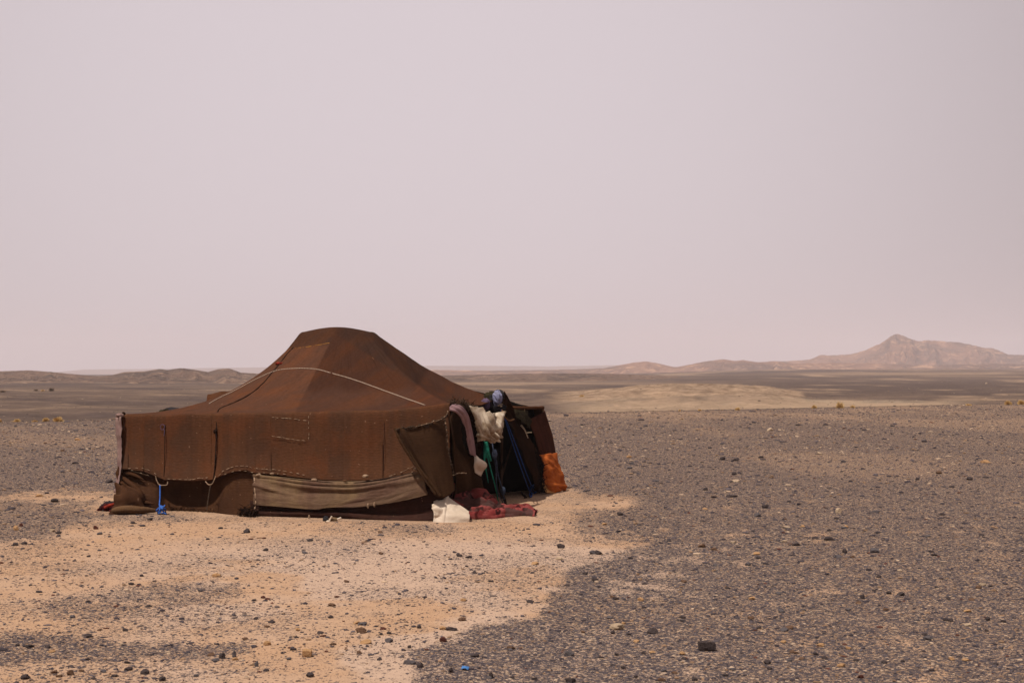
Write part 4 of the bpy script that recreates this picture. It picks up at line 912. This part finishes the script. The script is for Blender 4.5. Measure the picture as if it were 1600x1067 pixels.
SM = {'dark': mk_stone('dark_basalt', (.040, .032, .032), (.072, .054, .050)), 'grey': mk_stone('grey_slate', (.075, .066, .070), (.11, .092, .088)), 'tan': mk_stone('tan_sandstone', (.40, .24, .12), (.30, .17, .085)),
      'pale': mk_stone('pale_limestone', (.42, .32, .22), (.30, .21, .14)), 'reddish': mk_stone('reddish_stone', (.095, .035, .026), (.06, .027, .021)), 'brown': mk_stone('brown_stone', (.14, .08, .05), (.09, .055, .038))}
RK = [rock(900+k, 2, 0) for k in range(10)]; RKM = {}
def stone(px, py, wpx, hpx, kind, label, group=None, boxy=False, seed=0, name='stone'):
    p = ghit(px, py+hpx*.35); r = np.random.default_rng(seed+int(px)*7+int(py)); s = p.y/F
    V, Fc = rock(5, 3, .9) if boxy else RK[r.integers(0, 10)]
    key = (kind, boxy, int(r.integers(0, 10)) if not boxy else 0)
    if key not in RKM:
        V, Fc = rock(5, 3, .9) if boxy else RK[key[2]]
        o = mesh_np(name, V, Fc, SM[kind], smooth=False); me = o.data; RKM[key] = me; bpy.data.objects.remove(o)
    o = bpy.data.objects.new(name, RKM[key]); COL.objects.link(o)
    hh = max(hpx*s*.62, .012); ww = wpx*s*.5
    o.scale = (ww, ww*r.uniform(.7, 1.), hh); o.rotation_euler = (r.uniform(-.15, .15), r.uniform(-.12, .12), r.uniform(-.4, .4) if boxy else r.uniform(-3, 3))
    o.location = (p.x, p.y, p.z+hh*.45)
    return tag(o, label, 'stone', group)
NOTABLE = [
 (1103, 1010, 26, 15, 'dark', 'block shaped dark stone standing alone near the bottom right of centre', True),
 (348, 1023, 15, 13, 'dark', 'round black stone at the right end of the grey gravel patch, bottom left', False),
 (366, 1022, 9, 12, 'grey', 'upright grey stone just right of the round black stone', False),
 (480, 1021, 15, 12, 'tan', 'bright tan block on the sand near the bottom left of centre', True),
 (965, 979, 25, 11, 'pale', 'broad pale stone on dark gravel just right of the sand boundary', False),
 (958, 988, 9, 5, 'dark', 'small dark stone touching the broad pale stone', False),
 (1311, 797, 15, 12, 'pale', 'rounded pale boulder on the gravel level with the tent foot', False),
 (1320, 861, 12, 8, 'dark', 'black stone on the right gravel midway up from the bottom', False),
 (1348, 931, 12, 11, 'dark', 'pointed black stone in the middle of the right gravel', False),
 (1196, 791, 13, 8, 'dark', 'dark low stone left of the rounded pale boulder', False),
 (876, 853, 15, 8, 'dark', 'dark flat stone on the sand right below the doorway', False),
 (386, 829, 13, 9, 'dark', 'dark stone on the sand just below the front wall', False),
 (1543, 966, 11, 8, 'dark', 'dark stone near the right edge of the photo, lower part', False),
 (657, 1038, 16, 11, 'dark', 'black stone at the tip of the grey slab near the blue scrap', False),
 (640, 1034, 24, 7, 'grey', 'flat grey slab left of the black stone by the blue scrap', False),
 (705, 1047, 10, 9, 'dark', 'dark stone immediately left of the blue plastic scrap', False),
 (767, 1055, 10, 11, 'dark', 'black upright stone right of the blue plastic scrap', False),
 (40, 1057, 18, 8, 'dark', 'bluish dark flat stone in the bottom left corner', False),
 (200, 1044, 16, 8, 'dark', 'dark wedge stone below the bottom left gravel patch', False),
 (85, 1049, 15, 6, 'brown', 'orange brown flat stone near the bottom left corner', False),
 (110, 1051, 14, 9, 'brown', 'brown lump beside the orange brown flat stone', False),
 (253, 1060, 16, 8, 'dark', 'dark stone at the bottom edge under the left gravel', False),
 (484, 1054, 15, 9, 'dark', 'dark stone on the sand straight below the tan block', False),
 (401, 1037, 8, 11, 'grey', 'grey upright stone at the lower left of the tan block', False),
 (85, 782, 15, 7, 'dark', 'dark stone on the left sand strip behind the gravel', False),
 (62, 774, 13, 5, 'tan', 'pale tan flat stone on the left sand strip', False),
 (25, 825, 10, 9, 'tan', 'tan stone at the far left edge below the tent line', False),
 (33, 820, 8, 6, 'reddish', 'reddish stone touching the tan stone at the far left', False),
 (82, 828, 10, 8, 'pale', 'whitish tan stone on the left gravel front', False),
 (150, 824, 10, 7, 'reddish', 'dark reddish stone below the maroon rag', False),
 (155, 833, 11, 5, 'grey', 'grey flat stone just under the dark reddish stone', False),
 (693, 999, 14, 9, 'reddish', 'reddish dark stone where the sand meets the gravel', False),
 (706, 982, 22, 6, 'dark', 'long dark flat stone above the sand and gravel boundary', False),
 (692, 981, 18, 6, 'tan', 'tan slab leaning against the long dark flat stone', False),
 (655, 979, 10, 6, 'dark', 'small dark stone left of the tan slab', False),
 (723, 967, 17, 6, 'brown', 'reddish brown flat stone up right of the tan slab', False),
 (607, 1000, 16, 7, 'grey', 'grey rounded stone on pale sand left of the orange stain', False),
 (595, 990, 8, 5, 'dark', 'dark pebble above the grey rounded stone on pale sand', False),
 (566, 974, 18, 5, 'grey', 'long thin grey stone on the pale sand', False),
 (465, 983, 10, 5, 'tan', 'orange tan chip on the sand up left of the tan block', False),
 (1485, 968, 12, 7, 'dark', 'dark stone right of the orange sandy spot', False),
 (1450, 996, 20, 7, 'grey', 'slate grey flat stone in the lower right gravel', False),
 (1407, 928, 14, 6, 'dark', 'dark flat stone right of the pointed black stone', False),
 (1310, 869, 15, 5, 'grey', 'grey flat stone just below the black stone on the right gravel', False),
 (1085, 1060, 15, 7, 'dark', 'dark stone on the bottom edge below the block shaped stone', False),
 (1103, 764, 11, 6, 'dark', 'black angular stone at the end of the sand right of the tent', False),
 (1150, 751, 14, 4, 'pale', 'pale flat stone on the gravel up right of the sand tongue', False),
 (1229, 823, 15, 4, 'pale', 'long whitish flat stone on the gravel below the dark low stone', False),
 (1225, 845, 12, 5, 'pale', 'whitish stone nearest below the long whitish flat one', False),
 (640, 1010, 8, 6, 'dark', 'dark stone a little above the flat grey slab', False),
 (1541, 599, 4, 3, 'pale', 'tiny white rock far off on the dark plain at the right', False),
 (1384, 951, 10, 6, 'brown', 'brown stone beside the orange sandy spot on the right', False),
 (975, 973, 8, 4, 'tan', 'tan chip behind the broad pale stone', False),
 (595, 864, 10, 5, 'brown', 'small brown stone in the middle of the sand', False),
 (594, 831, 9, 4, 'brown', 'light brown stone close before the dark skirt', False),
]
for i, (px, py, w_, h_, kd, lb, bx_) in enumerate(NOTABLE): stone(px, py, w_, h_, kd, lb, boxy=bx_, seed=i)
# one population of gravel; its 240 largest-looking pieces become objects, the rest is one mesh
def population(N=150000):
    r = RNG
    Y = np.exp(r.uniform(math.log(8.3), math.log(92), N)); X = (r.uniform(-.46, .46, N))*Y
    px, py = ground_px(X, Y); ye = 2*F/(np.interp(np.clip(px, -600, 2200), EDGE_P, EDGE_V)-HZ)
    s = sand_amt(X, Y); cl = fbm(X/.5, Y/.8, 601); cl2 = fbm(X/2.2, Y/1.6, 602)
    keep = (Y < ye+1.5) & (r.random(N) < np.clip((1-s)*1.15, 0, 1)+s*(.26+.62*sstep(.42, .62, cl)*sstep(.3, .6, cl2)))
    inside = (poly_sdf(px, py, [(170, 783), (178, 803), (270, 800), (400, 815), (692, 818), (840, 812), (885, 770), (500, 748)]) > -4) & (Y > 18)
    clean = (poly_sdf(px, py, [(690, 812), (900, 770), (960, 790), (900, 812), (700, 826), (560, 818)]) > 0) & (r.random(N) < .8)
    k = keep & ~inside & ~clean; X, Y, s = X[k], Y[k], s[k]; n = len(X)
    size = .0056*np.exp(r.normal(0, .58, n))*(Y/10)**.58
    big = r.random(n) < .022; size[big] *= 1.9
    u = r.random(n)
    pal = np.array([(.042, .034, .038), (.062, .051, .055), (.086, .070, .073), (.112, .083, .072), (.20, .125, .078), (.36, .26, .18), (.08, .033, .024)])
    pr_dark = np.cumsum([.20, .25, .22, .14, .12, .05, .02]); pr_sand = np.cumsum([.26, .26, .17, .11, .11, .03, .06])
    pr_far = np.cumsum([.20, .18, .15, .13, .18, .14, .02])
    idx = np.where(Y > 32, np.searchsorted(pr_far, u), np.where(s > .6, np.searchsorted(pr_sand, u), np.searchsorted(pr_dark, u))); idx = np.clip(idx, 0, 6)
    col = pal[idx]*r.uniform(.8, 1.25, (n, 1)); return X, Y, size, idx, col, s
X, Y, size, idx, col, S = population()
def far_pop(N=16000):
    r = RNG; Y = np.exp(r.uniform(math.log(82), math.log(520), N)); X = r.uniform(-.45, .45, N)*Y; px, py = ground_px(X, Y)
    ye = 2*F/(np.interp(np.clip(px, -600, 2200), EDGE_P, EDGE_V)-HZ); k = (Y > ye+2) & (r.random(N) < .15+sstep(.45, .6, fbm(X/14, Y/14, 611))); X, Y = X[k], Y[k]; n = len(X)
    sz = .036*np.exp(r.normal(0, .4, n))*(Y/120)**.35; i_ = r.choice([1, 2, 3, 4, 5], n, p=[.25, .22, .25, .24, .04])
    pal = np.array([(.040, .032, .034), (.060, .048, .048), (.084, .066, .064), (.112, .080, .066), (.20, .135, .09), (.38, .29, .21)]); return X, Y, sz, i_, pal[i_], 0*X
_f = far_pop(); nnear = len(X); X, Y, size, idx, col, S = [np.concatenate([a, b]) for a, b in zip((X, Y, size, idx, col, S), _f)]
Z = gz(X, Y); app = size/Y; vis = np.abs(X/Y) < .35
vis &= (Y > 9.2) & (Y < 80)
order = np.argsort(-np.where(vis, app, 0)); top = order[:235]; rest = order[235:]
names = ['dark', 'dark', 'grey', 'brown', 'tan', 'pale', 'reddish']
word = {'dark': 'dark', 'grey': 'grey', 'brown': 'brown', 'tan': 'sandy tan', 'pale': 'pale', 'reddish': 'reddish'}
LM = [(1103, 1010, 'block shaped dark stone'), (348, 1023, 'round black stone'), (480, 1021, 'bright tan block'), (965, 979, 'broad pale stone'), (1311, 797, 'rounded pale boulder'), (1320, 861, 'lone black stone'), (1348, 931, 'pointed black stone'),
      (876, 853, 'dark flat stone below the doorway'), (386, 829, 'dark stone below the front wall'), (727, 1046, 'blue plastic scrap'), (40, 1057, 'bottom left corner of the photo'), (85, 782, 'dark stone on the left sand strip'), (150, 824, 'reddish stone under the maroon rag'),
      (706, 982, 'long dark flat stone'), (1485, 968, 'dark stone by the orange spot'), (1103, 764, 'black angular stone'), (1229, 823, 'long whitish flat stone'), (720, 812, 'red blanket'), (519, 811, 'crushed container'), (881, 766, 'orange cloth'), (250, 800, 'blue rope coil'), (1312, 637, 'tallest ochre shrub'),
      (1577, 632, 'round golden shrub'), (90, 658, 'largest golden shrub'), (1153, 641, 'orange tinged shrub'), (1600, 1067, 'bottom right corner of the photo'), (1600, 760, 'right edge of the photo'), (190, 700, 'left tent corner'), (566, 974, 'long thin grey stone'), (1450, 996, 'slate grey flat stone'), (240, 930, 'thin gravel patch on the sand'), (700, 900, 'middle of the open sand')]
cnt = {}; ORD = ['nearest', 'second', 'third', 'fourth', 'fifth', 'sixth', 'seventh', 'eighth', 'ninth', 'tenth', 'eleventh', 'twelfth']
cand = []
for i in top:
    px, py = ground_px(X[i], Y[i]); best = min(LM, key=lambda q: math.hypot(px-q[0], (py-q[1])*2.2)); cand.append((math.hypot(px-best[0], (py-best[1])*2.2), int(i), float(px), float(py), best))
for d_, i, px, py, b_ in sorted(cand):
    kd = names[idx[i]]; dx, dy = px-b_[0], (py-b_[1])*2.2
    side = ('right of' if dx > 0 else 'left of') if abs(dx) > abs(dy) else ('in front of' if dy > 0 else 'behind')
    key = (b_[2], side, kd); n_ = cnt.get(key, 0); cnt[key] = n_+1
    wpx = float(size[i]*2/Y[i]*F)
    lab = ('nearest small %s stone %s the %s' % (word[kd], side, b_[2])) if n_ == 0 else ('small %s stone %s the %s, %s nearest' % (word[kd], side, b_[2], ORD[min(n_, 11)]))
    stone(px, py, wpx, wpx*RNG.uniform(.28, .5), kd, lab, 'small %s stones strewn on the ground' % word[kd], seed=i, name='stone')
PV = [rock(700+k, 0) for k in range(12)]
def gravel(sel):
    r = RNG; n = len(sel); var = r.integers(0, 12, n); nv = 12; fc = PV[0][1]
    base = np.stack([p[0] for p in PV])[var]                      # n,12,3
    a = r.uniform(0, 2*math.pi, n); ca, sa = np.cos(a), np.sin(a); sz = size[sel]
    base = base*np.stack([sz*r.uniform(.8, 1.5, n), sz*r.uniform(.7, 1.1, n), sz*r.uniform(.22, .6, n)], -1)[:, None, :]
    x = base[..., 0]*ca[:, None]-base[..., 1]*sa[:, None]; y = base[..., 0]*sa[:, None]+base[..., 1]*ca[:, None]
    V = np.stack([x+X[sel][:, None], y+Y[sel][:, None], base[..., 2]+(Z[sel]+sz*.18)[:, None]], -1).reshape(-1, 3)
    Fc = (fc[None]+np.arange(n)[:, None, None]*nv).reshape(-1, 3)
    c = np.concatenate([np.repeat(col[sel], nv, 0), np.ones((n*nv, 1))], -1)
    tag(mesh_np('gravel', V, Fc, MP, smooth=False, col=c), 'loose dark and tan pebbles strewn over the whole desert floor', 'gravel', kind='stuff')
gravel(rest)

# ------------------------------------------------------------------ dry shrubs
def mk_straw(name, a, b):
    m = NT(name); P = objn(m); m.col(m.mix(m.rng(m.noise(P, 14, 3), .35, .65), a, b)); return m.m
STRAW = mk_straw('dry_straw', (.62, .42, .18), (.46, .29, .11)); STRAW2 = mk_straw('dull_straw', (.20, .13, .075), (.12, .08, .05)); TWIG = plain('shrub_twig', (.10, .06, .035))
def shrub(px, py, wpx, hpx, label, mat=STRAW, n=650, seed=0, group=None):
    p = ghit(px, py); s = p.y/F; R_ = wpx*s/2; Hh = hpx*s; r = np.random.default_rng(seed+77)
    root = empty('dry_shrub', tuple(p)); tag(root, label, 'shrub', group)
    V = []; Fc = []
    lob = [(r.uniform(-.5, .5)*R_, r.uniform(-.5, .5)*R_, r.uniform(.55, 1.)) for _ in range(4)]
    for k in range(n):
        lx, ly, ls = lob[r.integers(0, 4)]; th = r.uniform(0, 6.283); e = math.acos(r.uniform(.02, 1))
        d = np.array([math.sin(e)*math.cos(th), math.sin(e)*math.sin(th), math.cos(e)]); L = r.uniform(.7, 1.08)*ls
        t0 = r.uniform(.1, .6); a = np.array([lx*.6, ly*.6, 0])+d*t0*L*np.array([R_*.8, R_*.8, Hh]); b = np.array([lx*.8, ly*.8, 0])+d*L*np.array([R_*.8, R_*.8, Hh])+r.normal(0, .05*R_, 3)
        b[2] = max(b[2], 0); sd_ = np.cross(d, r.normal(0, 1, 3)); sd_ /= np.linalg.norm(sd_); wd = R_*.035*r.uniform(.6, 1.4); q = len(V)
        V += [a-sd_*wd, a+sd_*wd, b+sd_*wd*.5, b-sd_*wd*.5]; Fc.append([q, q+1, q+2, q+3])
    mesh_np('crown', V, Fc, mat, root, smooth=False)
    V = []; Fc = []
    for k in range(14):
        th = r.uniform(0, 6.28); d = np.array([math.cos(th)*.6, math.sin(th)*.6, 1.]); d /= np.linalg.norm(d); b = d*Hh*.7; q = len(V); wd = R_*.05; x = np.array([-d[1], d[0], 0]); y = np.cross(d, x)
        V += [x*wd, y*wd, -x*wd, -y*wd, b+x*wd*.4, b+y*wd*.4, b-x*wd*.4, b-y*wd*.4]
        for j in range(4): Fc.append([q+j, q+(j+1) % 4, q+4+(j+1) % 4, q+4+j])
    mesh_np('stem', V, Fc, TWIG, root, smooth=False)
SH = [(90, 658.5, 21, 10, 'largest golden shrub left of the tent, at the edge of the plateau'), (71, 658.5, 15, 8, 'golden shrub just left of the largest one beyond the left gravel'), (54, 659, 11, 3.5, 'very low straw tuft among the golden shrubs on the left'),
      (26, 659, 16, 6, 'golden shrub standing apart near the left edge of the photo'), (1, 659.5, 8, 6, 'golden shrub cut by the left edge of the photo'),
      (1312, 637.5, 14, 11, 'tallest ochre shrub of the middle row beyond the right gravel'), (1272, 638, 12, 7, 'ochre shrub left of the tallest one in the middle row'), (1331, 637, 12, 5, 'low ochre shrub right of the tallest one in the middle row'),
      (1153, 641, 13, 6, 'orange tinged shrub alone in front of the pale valley floor'), (1093, 642, 8, 4, 'small ochre tuft left of the orange tinged shrub'), (1062, 642.5, 7, 4, 'smallest ochre tuft, the left end of the row by the mound'),
      (1577, 632.5, 17, 9, 'round golden shrub at the right edge of the plateau'), (1597, 632, 15, 8, 'golden shrub cut by the right edge of the photo'), (1515, 633.5, 14, 3, 'faint low straw tuft left of the round golden shrub')]
for i, (px, py, w_, h_, lb) in enumerate(SH): shrub(px, py, w_, h_, lb, seed=i, n=700 if h_ > 6 else 350)
for i, (px, py, w_, h_, lb) in enumerate([(56, 611, 8, 5, 'left shrub of the distant pair flanking a sandy hump'), (80, 611, 13, 7, 'right and larger shrub of the distant pair flanking a sandy hump'), (4, 613, 11, 4, 'distant dark shrub at the left edge of the photo'), (68, 611, 9, 3, 'sandy tussock between the two distant dark shrubs'), (909, 620, 9, 4, 'lone distant straw tuft right of the tent')]):
    shrub(px, py, w_, h_, lb, mat=STRAW2 if i not in (3, 4) else STRAW, seed=50+i, n=350)

# ------------------------------------------------------------------ dusty air
def haze():
    x0, x1, y0, y1, z0, z1 = -7600, 7600, -7600, 7600, -22, 175
    V = [(x, y, z) for x in (x0, x1) for y in (y0, y1) for z in (z0, z1)]
    Fc = [(0, 1, 3, 2), (4, 6, 7, 5), (0, 4, 5, 1), (2, 3, 7, 6), (0, 2, 6, 4), (1, 5, 7, 3)]
    m = bpy.data.materials.new('dusty_air'); m.use_nodes = True; t = m.node_tree; t.nodes.clear()
    o_ = t.nodes.new('ShaderNodeOutputMaterial'); v = t.nodes.new('ShaderNodeVolumePrincipled'); t.links.new(v.outputs[0], o_.inputs['Volume'])
    v.inputs['Color'].default_value = (.88, .82, .865, 1); v.inputs['Density'].default_value = .00023; v.inputs['Anisotropy'].default_value = 0
    tag(mesh_np('haze', V, Fc, m, smooth=False), kind='stuff')
haze()
